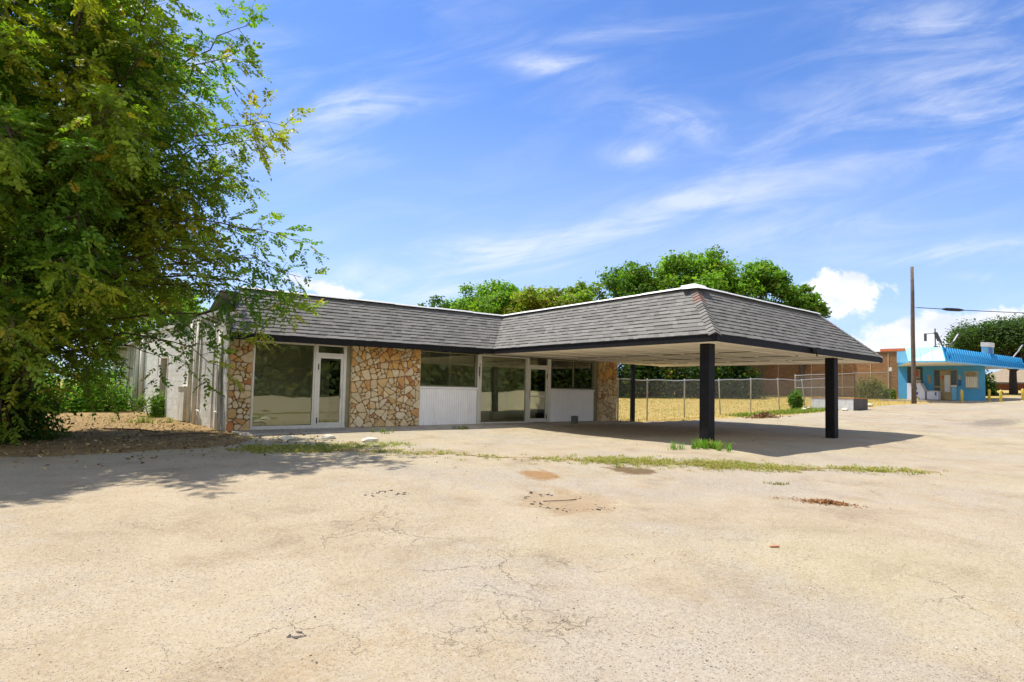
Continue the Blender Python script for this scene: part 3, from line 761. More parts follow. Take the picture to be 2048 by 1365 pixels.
# soffits
mb = MB(); mb.hexa([(-.16, VY + .003, 2.40), (VX, VY + .003, 2.475), (VX, .02, 2.505), (-.16, .02, 2.42), (-.16, VY + .003, 2.42), (VX, VY + .003, 2.495), (VX, .02, 2.525), (-.16, .02, 2.44)])
mb.build('eave_soffit', M['black'], SHOP)
mb = MB(); mb.hexa([(VX + .003, .02, 2.485), (NX + .003, NY + .003, 2.485), (QX - .003, QY + .003, 2.485), (QX - .303, .1, 2.485), (VX + .003, .02, 2.52), (NX + .003, NY + .003, 2.52), (QX - .003, QY + .003, 2.52), (QX - .303, .1, 2.52)])
SOF = mb.build('canopy_soffit', M['soffit'], SHOP)
for y in np.arange(-8.4, -.1, 1.2): mb = MB(); mb.box(VX + .06, QX - .35, y - .035, y + .035, 2.468, 2.4845); mb.build('batten', M['batten'], SOF)
for x in (10.9, 13.3, 15.7, 17.9): mb = MB(); mb.box(x - .03, x + .03, -9.1, -.1, 2.4715, 2.4847); mb.build('batten', M['batten'], SOF)
for x, segs in ((12.1, ((-8.3, -5.2), (-4.6, -1.0))), (14.5, ((-8.5, -6.6), (-6.0, -2.2))), (16.8, ((-8.9, -7.0), (-6.4, -3.4), (-2.9, -.6)))):
    for y0, y1 in segs: mb = MB(); mb.box(x - .035, x + .035, y0, y1, 2.470, 2.4846); mb.build('soffit_joint', M['gap'], SOF)
board('soffit_trim', [(VX + .04, VY + .3), (NX + .04, NY + .04), (QX - .04, QY + .04), (QX - .34, .1)], [2.4835] * 4, -.03, -.05, 'batten')
# closing wall at the back of the canopy, flat roof deck
mb = MB(); mb.poly([(15.745, .09, 2.5), (QX - .3, .09, 2.5), (17.6, .09, RZ), (15.745, .09, RZ)]); mb.build('canopy_back_wall', M['white'], SHOP)
mb = MB(); mb.poly([(-.1, 1.1, 3.9), (10.2, 1.1, 3.95), (10.3, -7.55, 3.95), (17.6, -7.55, 3.95), (17.5, .1, 3.9), (15.72, .1, 3.9), (15.72, 2.0, 3.6), (15.72, 12.5, 3.25), (-.9, 12.5, 3.25), (-.2, 2, 3.4)]); mb.build('roof_deck', M['roofing'], SHOP)
# canopy posts
def post_(x, y, w, mat, trim=True):
    zb = G(x, y) - .05; mb = MB(); mb.bbox(x - w / 2, x + w / 2, y - w / 2, y + w / 2, zb, 2.465, .012)
    p = mb.build('canopy_post', M[mat], SHOP)
    if trim:
        t = MB(); t.box(x - w / 2 - .025, x + w / 2 + .025, y - w / 2 - .025, y + w / 2 + .025, 2.4655, 2.484); t.build('post_cap', M['batten'], p)
post_(8.93, -8.88, .265, 'blackpost'); post_(15.80, -8.95, .285, 'blackpost'); post_(16.84, .0, .17, 'blackpost', False)
mb = MB(); mb.bbox(13.46, 13.72, -9.52, -9.375, 2.47, 2.64, .01); mb.tube([(13.6, -9.45, 2.47), (13.6, -9.45, 2.42), (13.66, -9.45, 2.40)], .018, 6); mb.build('junction_box', M['black'], SHOP)

# ------------------------------------------------------------------ shed behind the shop
SH = thing('metal_shed', 'weathered grey green shed annex with white corner trim behind the block wall', 'shed')
def shed():
    a, b = Vector((-.98, 12.7, 0)), Vector((-1.42, 20.5, 0)); d = (b - a); L = d.length; d.normalize(); n = Vector((-d.y, d.x, 0))
    mb = MB(); s = 0
    while s < L - .1:
        w = min(.3, L - s); p = a + d * s
        mb.hexa([(*(p).xy, -.3), (*(p + d * (w - .02)).xy, -.3), (*(p + d * (w - .02) + n * -.1).xy, -.3), (*(p - n * .1).xy, -.3), (*p.xy, 2.78), (*(p + d * (w - .02)).xy, 2.78), (*(p + d * (w - .02) - n * .1).xy, 2.78), (*(p - n * .1).xy, 2.78)]); s += w
    mb.build('wall', M['shedwall'], SH)
    for s in (.1, .55, L - .12, 2.6): mb = MB(); q = a + d * s + n * .06; mb.box(q.x - .055, q.x + .055, q.y - .05, q.y + .05, -.2, 2.80); mb.build('corner_trim', M['flash'], SH)
    mb = MB(); p, q = a + n * .25 - d * .1, b + n * .25
    mb.hexa([(*p.xy, 2.86), (*q.xy, 2.72), (q.x + 4, q.y, 3.1), (p.x + 4, p.y, 3.2), (*p.xy, 2.95), (*q.xy, 2.80), (q.x + 4, q.y, 3.2), (p.x + 4, p.y, 3.3)]); mb.build('roof', M['galv'], SH)
    w = a + d * 5.0 + n * .03; e = a + d * 6.6 + n * .03
    mb = MB(); mb.hexa([(*w.xy, .9), (*e.xy, .9), (*(e + n * .03).xy, .9), (*(w + n * .03).xy, .9), (*w.xy, 1.95), (*e.xy, 1.95), (*(e + n * .03).xy, 1.95), (*(w + n * .03).xy, 1.95)]); f = mb.build('window', M['flash'], SH)
    w2, e2 = w + d * .1 + n * .032, e - d * .1 + n * .032
    mb = MB(); mb.hexa([(*w2.xy, 1.0), (*e2.xy, 1.0), (*(e2 + n * .01).xy, 1.0), (*(w2 + n * .01).xy, 1.0), (*w2.xy, 1.85), (*e2.xy, 1.85), (*(e2 + n * .01).xy, 1.85), (*(w2 + n * .01).xy, 1.85)]); mb.build('pane', M['darkglass'], f)
shed()

# ------------------------------------------------------------------ fences
def wire_panel(a, b, z0a, z0b, h, pitch, rad):
    """diamond mesh between two posts, each strand a thin three sided wire"""
    a, b = np.array(a[:2]), np.array(b[:2]); d = b - a; L = np.linalg.norm(d); d /= L; n = np.array([-d[1], d[0]])
    Q = []
    for sgn in (1, -1):
        for s0 in np.arange(-h, L + h, pitch):
            s1 = s0 + sgn * h; lo, hi = 0.0, 1.0
            for e in (0, L):
                pass
            t0, t1 = 0.0, 1.0; ds = s1 - s0
            ta, tb = sorted(((0 - s0) / ds, (L - s0) / ds)); t0, t1 = max(t0, ta), min(t1, tb)
            if t1 - t0 < .02: continue
            def P(t):
                s = s0 + ds * t; return np.array([*(a + d * s), z0a + (z0b - z0a) * s / L + h * t])
            p, q = P(t0), P(t1); ax = np.array([d[0] * -sgn, d[1] * -sgn, 1.0]) / math.sqrt(2); no = np.array([n[0], n[1], 0])
            o = .003 * sgn * no
            c = [ax * rad, (-ax * .5 + no * .87) * rad, (-ax * .5 - no * .87) * rad]
            for i in range(3):
                u, v = c[i], c[(i + 1) % 3]; Q.append([p + o + u, q + o + u, q + o + v, p + o + v])
    return Q
def chain_fence(name, label, posts, h, tops, rail=True, rad=.0021, pitch=.085, mid=None, darkposts=()):
    T = thing(name, label, 'fence', (0, 0, 0))
    for i, (x, y, lx) in enumerate(posts):
        z = G(x, y); mb = MB(); mb.tube([(x, y, z - .1), (x + lx, y, z + tops[i] - .02), (x + lx, y, z + tops[i] + .05), (x + lx, y, z + tops[i] + .075)], [.034, .034, .034, .012], 8)
        mb.build('fence_post', M['darkgalv' if i in darkposts else 'galv'], T, True)
    mb = MB(); pts = [(x + lx, y, G(x, y) + tops[i]) for i, (x, y, lx) in enumerate(posts)]
    if rail:
        full = []
        for p, q in zip(pts, pts[1:]):
            for k in range(5): f = k / 5; full.append((p[0] + (q[0] - p[0]) * f, p[1] + (q[1] - p[1]) * f, p[2] + (q[2] - p[2]) * f + .02 * math.sin(f * 6.28)))
        full.append(pts[-1]); mb.tube(full, .024, 8); mb.build('top_rail', M['galv'], T, True)
    Q = []
    for i in range(len(posts) - 1):
        Q += wire_panel(posts[i], posts[i + 1], G(*posts[i][:2]) + .04, G(*posts[i + 1][:2]) + .04, min(tops[i], tops[i + 1]) - .05, pitch, rad)
    o = np_quads('wire_mesh', np.array(Q), M['wire'], T)
    return T
FY = .05
FP = [(15.9, FY, 0), (17.95, FY, 0), (20.87, FY, 0), (24.1, FY, -.15), (27.21, FY, 0), (30.55, FY, -.25), (33.9, FY, -.45), (37.2, FY, 0)]
chain_fence('chain_link_fence', 'low grey chain link fence running from the stone pier past the dry grass', FP, 1.8, [1.88, 1.87, 1.83, 1.82, 1.86, 1.83, 1.75, 1.9])
T2 = chain_fence('chain_link_fence', 'taller chain link fence with dark end posts in front of the tan brick wall', [(35.0, 1.2, 0), (45.3, 1.4, 0), (51.6, .95, 0)], 2.2, [2.06, 2.25, 2.35], darkposts=(1, 2))
mb = MB(); mb.tube([(35.0, 1.2, G(35, 1.2) + 1.25), (45.3, 1.4, G(45.3, 1.4) + 1.15)], .022, 8); mb.build('mid_rail', M['galv'], T2, True)
mb = MB(); mb.box(51.5, 51.7, .85, 1.05, G(51.6, 1) + 2.42, G(51.6, 1) + 2.75); mb.build('post_sign', M['flash'], T2)
T3 = thing('pipe_gate', 'rusty pipe rail gate among bushes left of the shed', 'gate')
mb = MB(); mb.tube([(-5.6, 15.6, 1.55), (-1.35, 12.9, 1.55)], .03, 8); mb.build('top_rail', M['darkgalv'], T3, True)
for x, y in ((-5.6, 15.6), (-3.4, 14.2), (-1.35, 12.9), (-1.75, 13.15)):
    mb = MB(); mb.tube([(x, y, -.2), (x, y, 1.6)], .03, 8); mb.build('fence_post', M['darkgalv'], T3, True)

# ------------------------------------------------------------------ brick building and blue store
BB = thing('brick_building', 'long windowless tan brick building beyond the fenced dry grass', 'building', (56, 12, 1))
def ab(parent, mb, name, mat): 
    o = mb.build(name, M[mat], parent); o.matrix_parent_inverse = Matrix.Translation(-Vector(parent.location)); return o
mb = MB(); mb.box(56, 70, 1.75, 34, .3, 5.35); ab(BB, mb, 'wall', 'brick')
mb = MB(); mb.box(55.93, 70.1, 1.7, 34.1, 5.352, 5.47); ab(BB, mb, 'coping', 'coping')
mb = MB(); mb.box(55.98, 60, .9, 3.2, 5.475, 5.72); ab(BB, mb, 'end_coping', 'orange')
for y in (6.5, 9.4, 12.8, 16.5, 4.0, 2.55):
    mb = MB(); mb.box(55.965, 56.0, y - .035, y + .035, .4, 5.34); ab(BB, mb, 'control_joint', 'brickjoint')

ST = thing('blue_store', 'small bright blue corner store with cyan mansard awning roof', 'store', (54, -2, 1.1))
zg = 1.12
mb = MB(); mb.hexa([(54, -4.85, .5), (60, -3.1, .5), (60, 1.15, .5), (54, 1.15, .5), (54, -4.85, 4.3), (60, -3.1, 4.3), (60, 1.15, 4.3), (54, 1.15, 4.3)]); ab(ST, mb, 'wall', 'bluewall')
mb = MB(); mb.box(53.9, 60.1, -1.2, 1.2, 4.303, 5.3); ab(ST, mb, 'parapet', 'bluetrim')
mb = MB(); mb.box(49.0, 54.5, -5.4, .9, .4, 1.07); ab(ST, mb, 'kerb_slab', 'slab')
ec, el, er = Vector((46.66, -4.14, 3.98)), Vector((46.66, -1.87, 4.0)), Vector((61.9, -5.85, 4.0))
tc, tl, tr = Vector((47.4, -3.74, 5.06)), Vector((47.25, -1.5, 5.08)), Vector((62.25, -5.6, 4.95))
def seam_face(mb, seams, a, b, c, d, n, out):
    mb.poly([a, b, c, d])
    nr = (b - a).cross(d - a).normalized() * out
    for i in range(n + 1):
        f = i / n; p, q = a.lerp(b, f), d.lerp(c, f); w = (b - a).normalized() * .045
        seams.hexa([p - w, p + w, p + w + nr, p - w + nr, q - w, q + w, q + w + nr, q - w + nr])
mb, sm = MB(), MB(); seam_face(mb, sm, el, ec, tc, tl, 3, .03); o = ab(ST, mb, 'awning_face', 'cyanmetal'); ab(ST, sm, 'awning_seam', 'cyanmetal')
mb, sm = MB(), MB(); seam_face(mb, sm, ec, er, tr, tc, 36, .05); ab(ST, mb, 'awning_face', 'bluemetal'); ab(ST, sm, 'awning_seam', 'bluemetal')
mb = MB(); mb.poly([el, tl, tl + Vector((7, 1, 0)), el + Vector((7, 1, 0))]); ab(ST, mb, 'awning_end', 'bluetrim')
mb = MB(); mb.poly([er, er + Vector((0, 7, 0)), tr + Vector((0, 7, 0)), tr]); ab(ST, mb, 'awning_end', 'bluemetal')
mb = MB(); mb.poly([tl, tc, tr, tr + Vector((0, 6.5, 0)), tl + Vector((7, 2, 0))]); ab(ST, mb, 'roof', 'roofing')
mb = MB(); dz = Vector((0, 0, -.02)); ins = Vector((.05, .05, 0))
mb.poly([el + dz, ec + dz + ins, er + dz, er + Vector((0, 6.5, -.02)), Vector((54, 1.2, 3.97))]); ab(ST, mb, 'soffit', 'soffit')
mb = MB()
for a, b in ((el, ec), (ec, er)):
    d = (b - a).normalized(); n = Vector((d.y, -d.x, 0)) * .07
    mb.hexa([a + Vector((0, 0, -.1)), b + Vector((0, 0, -.1)), b + n + Vector((0, 0, -.1)), a + n + Vector((0, 0, -.1)), a + Vector((0, 0, .02)), b + Vector((0, 0, .02)), b + n + Vector((0, 0, .02)), a + n + Vector((0, 0, .02))])
ab(ST, mb, 'gutter', 'bluetrim')
def face_panel(name, y0, y1, z0, z1, x0, x1, mat, parent=None):
    mb = MB(); mb.box(x0, x1, y0, y1, z0, z1); o = mb.build(name, M[mat], parent or ST)
    o.matrix_parent_inverse = Matrix.Translation(-Vector(ST.location)) if not parent else Matrix.Identity(4)
    return o
face_panel('window', -.66, .45, 2.02, 3.9, 53.97, 53.999, 'darkglass'); face_panel('window_poster', -.5, .1, 2.9, 3.7, 53.93, 53.96, 'tan'); face_panel('window_poster', -.35, -.05, 3.1, 3.6, 53.9, 53.925, 'red')
face_panel('door_frame', -3.05, -1.45, 1.1, 3.66, 53.965, 53.999, 'olive'); face_panel('side_light', -1.86, -1.5, 2.3, 3.6, 53.94, 53.96, 'darkglass'); face_panel('side_light', -1.86, -1.5, 1.15, 2.15, 53.94, 53.96, 'darkglass')
face_panel('door', -2.62, -1.9, 1.12, 3.5, 53.93, 53.96, 'tan'); face_panel('door_sticker', -2.15, -2.0, 2.9, 3.15, 53.91, 53.925, 'red'); face_panel('door_poster', -2.6, -2.2, 1.8, 3.2, 53.9, 53.925, 'binwhite')
face_panel('side_light', -3.0, -2.66, 2.4, 3.55, 53.94, 53.96, 'darkglass'); face_panel('lower_panel', -3.0, -2.66, 1.12, 2.2, 53.94, 53.96, 'bluetrim'); face_panel('counter_ledge', -3.02, -2.64, 2.22, 2.36, 53.88, 53.96, 'flash')
wf = face_panel('window', -4.42, -3.56, 2.12, 3.5, 53.95, 53.999, 'curtain')
face_panel('window_blind', -4.32, -3.64, 2.2, 3.05, 53.90, 53.945, 'batten'); face_panel('window_head', -4.32, -3.64, 3.1, 3.42, 53.915, 53.945, 'tan')
mb = MB()
for k in range(6): yy = -4.3 + k * .13; mb.box(53.86, 53.885, yy, yy + .03, 2.15, 3.1)
ab(ST, mb, 'window_bars', 'curtain')
face_panel('wall_sign', -3.30, -3.12, 2.32, 2.80, 53.93, 53.999, 'logoblue'); face_panel('wall_notice', -3.28, -3.14, 2.85, 3.2, 53.95, 53.999, 'curtain'); face_panel('wall_notice', -1.22, -1.02, 2.5, 3.2, 53.95, 53.999, 'tan')
# roof lamps, sign box, aerial
def floodlight(p, az, white):
    p = Vector(p); d = Vector((math.cos(az), math.sin(az), 0)); mb = MB()
    e = p + d * .3 + Vector((0, 0, .45)); mb.tube([p, e], .05, 6)
    u = (d * .45 + Vector((0, 0, .8))).normalized(); s = d.cross(Vector((0, 0, 1)))
    w_ = .13 if not white else .06; q = e - s * w_; mb.obox(q, s * 2 * w_, u * .75, d * .08)
    o = ab(ST, mb, 'floodlight', 'darkgalv' if not white else 'galv')
    l = MB(); l.obox(e - s * w_ * .7 + u * .08 - d * .01, s * w_ * 1.4, u * .58, d * .008); k = l.build('lens', M['lens'], o)
floodlight((47.9, -3.7, 5.06), 2.7, False); floodlight((48.1, -3.97, 5.04), -.9, False); floodlight((61.0, -5.3, 4.95), -1.0, True)
mb = MB(); mb.obox((55.8, -4.75, 4.6), (1.0, -.1, 0), (.05, .5, .05), (-.25, -.05, 1.25)); s_ = ab(ST, mb, 'roof_sign', 'bluetrim')
mb = MB(); mb.obox((55.50, -4.86, 5.55), (1.04, -.1, 0), (.06, .6, .05), (-.06, -.02, .36)); ab(ST, mb, 'sign_cap', 'flash')
mb = MB(); mb.obox((55.70, -4.79, 4.75), (.72, -.075, 0), (.003, .03, .0), (-.16, -.03, .75)); ab(ST, mb, 'sign_face', 'logoblue')
mb = MB(); mb.tube([(50.2, -2.6, 5.0), (50.2, -2.6, 6.75)], .045, 6); mb.box(50.1, 50.3, -2.75, -2.5, 5.1, 5.35); mb.tube([(50.2, -2.6, 6.4), (49.7, -2.1, 6.3)], .03, 6); mb.obox((49.6, -2.12, 5.75), (.12, -.06, 0), (.06, .12, 0), (0, 0, .6)); ab(ST, mb, 'roof_aerial', 'darkgalv')

# things standing outside the store
IF = thing('ice_freezer', 'white slant front ice freezer cabinet with blue printing outside the store', 'ice freezer', (53.2, -.42, 1.07))
IF.rotation_euler = (0, 0, math.pi / 2)
mb = MB()
prof = [(-.72, 0), (-.72, .72), (-.40, 1.42), (.55, 1.42), (.55, 0)]
mb.rings([[(x, -.42, z) for x, z in prof], [(x, .42, z) for x, z in prof]]); mb.build('cabinet', M['icewhite'], IF)
for q in ((-.05, .22, .10, .30), (-.05, .24, .44, .68), (-.10, .18, .86, 1.08)):
    mb = MB(); mb.box(-q[1], -q[0], .421, .432, q[2], q[3]); mb.build('printing', M['logoblue'], IF)
mb = MB(); mb.box(-.36, -.16, .421, .434, .03, .22); mb.build('printed_patch', M['logoyellow'], IF)
mb = MB(); mb.bbox(-.18, .18, -.25, .25, 0, .28, .02); mb.box(-.185, -.181, -.2, .2, .06, .1); mb.box(-.185, -.181, -.2, .2, .17, .21)
o = mb.build('carton', M['curtain']); o.location = (53.2, -.5, 2.493); tag(o, 'pale carton resting on top of the white ice freezer', 'carton')
CF = thing('chest_freezer', 'low white chest freezer between the ice cabinet and the store door', 'chest freezer', (53.3, -1.58, 1.07))
mb = MB(); mb.bbox(-.4, .4, -.42, .36, .05, .72, .03); mb.build('body', M['icewhite'], CF)
mb = MB(); mb.bbox(-.43, .43, -.45, .39, .722, .80, .02); mb.build('lid', M['flash'], CF)
mb = MB(); mb.box(-.415, -.402, -.33, -.22, .42, .68); mb.build('printing', M['logoblue'], CF)
# bollards
def bollard():
    T = thing('bollard', 'yellow bollard before the blue store wall, nearest the store window', 'bollard', (0, 0, 0), 'yellow bollards outside the blue store')
    mb = MB(); k = 12
    mb.tube([(0, 0, -.3), (0, 0, .88), (0, 0, .95), (0, 0, .98)], [.085, .085, .07, .03], k); mb.build('pipe', M['yellow'], T, True)
    mb = MB(); mb.tube([(0, 0, -.28), (0, 0, .06)], .15, k); mb.build('footing', M['slab'], T, True)
    return T
B0 = bollard(); B0.location = (48.5, -4.62, G(48.5, -4.6))
for (x, y), lb in (((52.9, -5.3), 'yellow bollard just right of the blue store wall corner'), ((50.5, -6.45), 'yellow bollard in front of the trunk of the dark oak'), ((55.9, -6.75), 'yellow bollard nearest the right edge of the photo')):
    copy_tree(B0, (x, y, G(x, y)), lb)
# utility pole and service cable
UP = thing('utility_pole', 'bare weathered timber utility pole in front of the blue store', 'utility pole', (45.0, -2.64, G(45, -2.64)))
mb = MB(); mb.tube([(0, 0, -.5), (.02, 0, 2), (-.02, .01, 5), (0, 0, 8), (-.03, 0, 10.05)], [.165, .15, .135, .12, .10], 14); mb.build('shaft', M['pole'], UP, True)
mb = MB(); mb.tube([(0, -.16, 7.0), (0, -.30, 7.0)], .025, 6); mb.build('cable_hook', M['darkgalv'], UP)
mb = MB(); zc = G(45, -2.64) + 7.0
def cab(f): p = Vector((45, -2.95, zc)).lerp(Vector((66, -14.5, 8.3)), f); p.z -= 1.3 * f * (1 - f) * .5; return p
CB = thing('service_cable', 'black overhead cable strung from the timber pole to the right', 'cable', (45, -2.95, zc))
mb.tube([cab(f) - Vector((45, -2.95, zc)) for f in np.linspace(0, 1, 14)], .028, 6); mb.build('cable', M['cable'], CB, True)
mb = MB(); p0 = Vector((45, -2.95, zc)); pts = [cab(f) - p0 for f in np.linspace(.085, .165, 6)]; mb.tube(pts, [.04, .11, .12, .12, .11, .04], 8); mb.build('splice_case', M['cable'], CB, True)
# steel bin by the fence
BN = thing('steel_bin', 'low grey steel bin with rusty lid standing at the lot edge', 'bin', (33.4, -2.6, G(33.4, -2.6)))
BN.rotation_euler = (0, 0, math.radians(-4))
mb = MB(); mb.box(-.9, .9, -.78, 1.6, -.1, .66); mb.build('body', M['bindark'], BN)
mb = MB(); mb.box(-.93, -.902, -.80, 1.62, -.1, .66); mb.build('end_panel', M['binwhite'], BN)
mb = MB(); mb.box(-.95, .93, -.82, 1.64, .662, .71); mb.build('lid', M['rust'], BN)
mb = MB(); mb.box(-.955, -.934, .25, .4, .52, .56); mb.build('latch', M['black'], BN)

# ------------------------------------------------------------------ house far right
HS = thing('red_brick_house', 'low red brick house with tan roof behind the dark oak', 'house', (100, -6, 2.5))
mb = MB(); mb.box(100, 112, -18, 6, 1.2, 3.45); ab(HS, mb, 'wall', 'redbrick')
mb = MB(); mb.box(99.2, 112.8, -18.8, 6.8, 3.452, 3.7); ab(HS, mb, 'eave', 'house')
mb = MB(); mb.hexa([(99.2, -18.8, 3.71), (112.8, -18.8, 3.71), (112.8, 6.8, 3.71), (99.2, 6.8, 3.71), (105.5, -12, 6.6), (106.5, -12, 6.6), (106.5, 2, 6.6), (105.5, 2, 6.6)]); ab(HS, mb, 'roof', 'tanroof')

# ------------------------------------------------------------------ foliage
def unit(v): return v / np.maximum(np.linalg.norm(v, axis=-1, keepdims=True), 1e-9)
def leaf_cards(P, N, size, rng, asp=.55):
    """diamond shaped leaves at P facing roughly N"""
    n = len(P); a = unit(np.cross(N, unit(rng.normal(size=(n, 3))))); b = unit(np.cross(N, a)); s = size[:, None]
    return np.stack([P - a * s, P + b * s * asp, P + a * s, P - b * s * asp], 1)
def frond_quads(P, D, Nn, L, rng, pairs=7, lw=.019, ll=.062):
    """pinnate leaves: P base, D direction, Nn upper side, L length; every leaflet its own quad"""
    n = len(P); S = unit(np.cross(D, Nn)); out = []
    for k in range(2 * pairs + 1):
        if k == 2 * pairs: f = 1.0; side = 0
        else: f = (.22 + .78 * (k // 2) / pairs); side = 1 if k % 2 else -1
        droop = -(f ** 2)[..., None] * .22 if hasattr(f, 'shape') else -.22 * f * f
        base = P + D * (L * f)[:, None] + np.array([0, 0, 1.0]) * (droop * L)[:, None]
        dr = D * (.55 if side else 1.0) + S * (.85 * side) + np.array([0, 0, -.30]); dr = unit(dr + rng.normal(size=(n, 3)) * .16)
        w = unit(np.cross(dr, Nn + rng.normal(size=(n, 3)) * .45))
        l = ll * (1 - .45 * abs(f - .55)) * rng.uniform(.8, 1.2, n)[:, None] * (L / .3)[:, None]
        q = np.stack([base, base + dr * l * .42 + w * l * (lw / ll), base + dr * l, base + dr * l * .42 - w * l * (lw / ll)], 1)
        out.append(q)
    return np.concatenate(out, 0), 2 * pairs + 1
def leaf_tone(n, rng, base, var=.25, yellow=.12, ycol=(.24, .20, .025)):
    c = np.array(base)[None] * rng.uniform(1 - var, 1 + var, (n, 1)); c = c * rng.uniform(.9, 1.1, (n, 3))
    y = rng.random(n) < yellow; c[y] = np.array(ycol) * rng.uniform(.7, 1.2, (y.sum(), 1)); return c

def view_u(p):
    q = p - np.array(CAM); d = q[..., 0] * .619 + q[..., 1] * .785; l = q[..., 0] * .785 - q[..., 1] * .619
    return 1024 + 1130 * l / np.maximum(d, .5)

def view_v(p):
    q = p - np.array(CAM); d = q[0] * .619 + q[1] * .785; return 777 + .0232 * (view_u(p) - 1024) - 1130 * q[2] / max(d, .5)

def big_tree():
    rng = np.random.default_rng(5); r = random.Random(5)
    T = thing('chinaberry_tree', 'big leafy tree with feathery compound leaves overhanging the left end of the shop', 'tree', (-4.7, .2, -.1))
    O = np.array([-4.7, .2, -.1])
    C0 = np.array([-5.15, -.8, 6.3]); RR = np.array([5.1, 5.3, 6.6])
    stems = []
    for k in range(5):
        a = k * 1.256 + .5; sp = r.uniform(.14, .34)
        pts = [O + np.array([math.cos(a) * .15, math.sin(a) * .15, -.1])]
        for z in np.linspace(.8, 8.5, 9): pts.append(O + np.array([math.cos(a) * (.15 + sp * z) + r.uniform(-.12, .12), math.sin(a) * (.15 + sp * z) + r.uniform(-.12, .12), z]))
        stems.append(np.array(pts))
    wood = MB()
    for s in stems: wood.tube(s, list(np.linspace(.19, .035, len(s))), 8)
    P, D = [], []
    targets = []; tries = 0
    while len(targets) < 520 and tries < 20000:
        tries += 1
        d = unit(rng.normal(size=3)); rad = rng.random() ** .30 * rng.uniform(.86, 1.07)
        t = C0 + RR * d * rad; u = view_u(t)
        if view_v(t) > np.interp(u, [0, 120, 215, 255, 330, 450, 520, 650], [890, 840, 690, 615, 605, 615, 600, 550]): continue
        if t[2] < .4: continue
        if t[0] > -.6 and t[1] > -1.0 and t[2] < 4.7: continue
        if t[1] > 2.2 and t[0] > -2.6 and t[2] < 3.6: continue
        targets.append(t)
    targets += [np.array(p) for p in ((-0.75, -3.2, 1.9), (-1.71, -1.67, 2.08), (-0.07, -3.22, 2.68), (0.33, -3.28, 3.18), (0.78, -3.63, 3.31), (0.62, -3.9, 4.75), (0.05, -4.0, 7.3), (-0.95, -4.18, 8.32), (0.48, -4.2, 3.95), (-0.82, -4.28, 9.09), (-0.17, -3.52, 7.09))]
    for t in targets:
        best = None
        zs = max(.7, min(.62 * t[2] + .2, 8.2))
        for s in stems:
            i = int(np.argmin(abs(s[:, 2] - zs))); dd = np.linalg.norm(s[i] - t)
            if best is None or dd < best[0]: best = (dd, s[i])
        a = best[1]; m = a * .45 + t * .55 + np.array([0, 0, .28 * best[0] * rng.uniform(.4, 1.1)]); n = 12
        f = np.linspace(0, 1, n)[:, None]; cur = (1 - f) ** 2 * a + 2 * f * (1 - f) * m + f ** 2 * t
        cur[1:-1] += rng.normal(size=(n - 2, 3)) * .05; cur[:, 2] -= (f[:, 0] ** 3) * .35
        wood.tube(cur, list(np.linspace(.036, .005, n)), 5, False)
        L = best[0]; nt = int(max(5, L * .75 / .155))
        for q in np.linspace(.30, 1.0, nt):
            x = q * (n - 1); i = min(int(x), n - 2); p = cur[i] + (cur[i + 1] - cur[i]) * (x - i); tg = unit(cur[i + 1] - cur[i])
            if view_u(p) > 245 and view_v(p) > 640 and (p[2] < 1.0 or rng.random() < .55): continue
            sd = unit(rng.normal(size=3)); sd -= tg * sd.dot(tg); sd = unit(sd); td = unit(tg * .55 + sd * .8 + np.array([0, 0, .1])); tl = rng.uniform(.25, .75) * (1.25 - .5 * q)
            nf = max(2, int(tl / .105)); tw = [p]
            for k in range(nf):
                td = unit(td + np.array([0, 0, -.11]) + rng.normal(size=3) * .08); tw.append(tw[-1] + td * (tl / nf))
                s2 = unit(np.cross(td, [0, 0, 1.0])) * (1 if k % 2 else -1); P.append(tw[-1]); D.append(unit(td * .75 + s2 * .8 + rng.normal(size=3) * .25))
            P.append(tw[-1]); D.append(td)
            if tl > .35: wood.tube([tw[0], tw[len(tw) // 2], tw[-1]], [.007, .005, .003], 3, False)
    w = wood.build('trunk', M['bark'], T, True); w.matrix_parent_inverse = Matrix.Translation(-T.location)
    P, D = np.array(P), np.array(D); n = len(P)
    Nn = unit(np.array([0, 0, 1.0]) + rng.normal(size=(n, 3)) * .45); L = rng.uniform(.26, .42, n)
    Q, k = frond_quads(P, D, Nn, L, rng, pairs=5, lw=.028, ll=.092)
    # sprays of one branch share a tone: some olive, some fresh, some turning yellow
    h = np.sin(P[:, 0] * 1.7 + 2 * np.sin(P[:, 2] * 1.1)) + np.sin(P[:, 1] * 1.9 + P[:, 2] * 1.3)
    base = np.where((h > 1.05)[:, None], np.array([.34, .35, .028]), np.where((h < -.8)[:, None], np.array([.14, .26, .028]), np.array([.21, .29, .025])))
    c = base * rng.uniform(.72, 1.3, (n, 1)); y = rng.random(n) < .035; c[y] = np.array([.46, .36, .035]) * rng.uniform(.8, 1.2, (y.sum(), 1))
    rd = np.linalg.norm(P - np.array([.25, -1.5, 4.4]), axis=1) < .32; c[rd] = (.30, .085, .02)
    cols = np.tile(c, (k, 1)) * rng.uniform(.85, 1.15, (n * k, 1))
    o = np_quads('crown', Q, M['leaf'], T, cols); o.matrix_parent_inverse = Matrix.Translation(-T.location)
    print('big tree fronds', n, 'quads', len(Q))
big_tree()

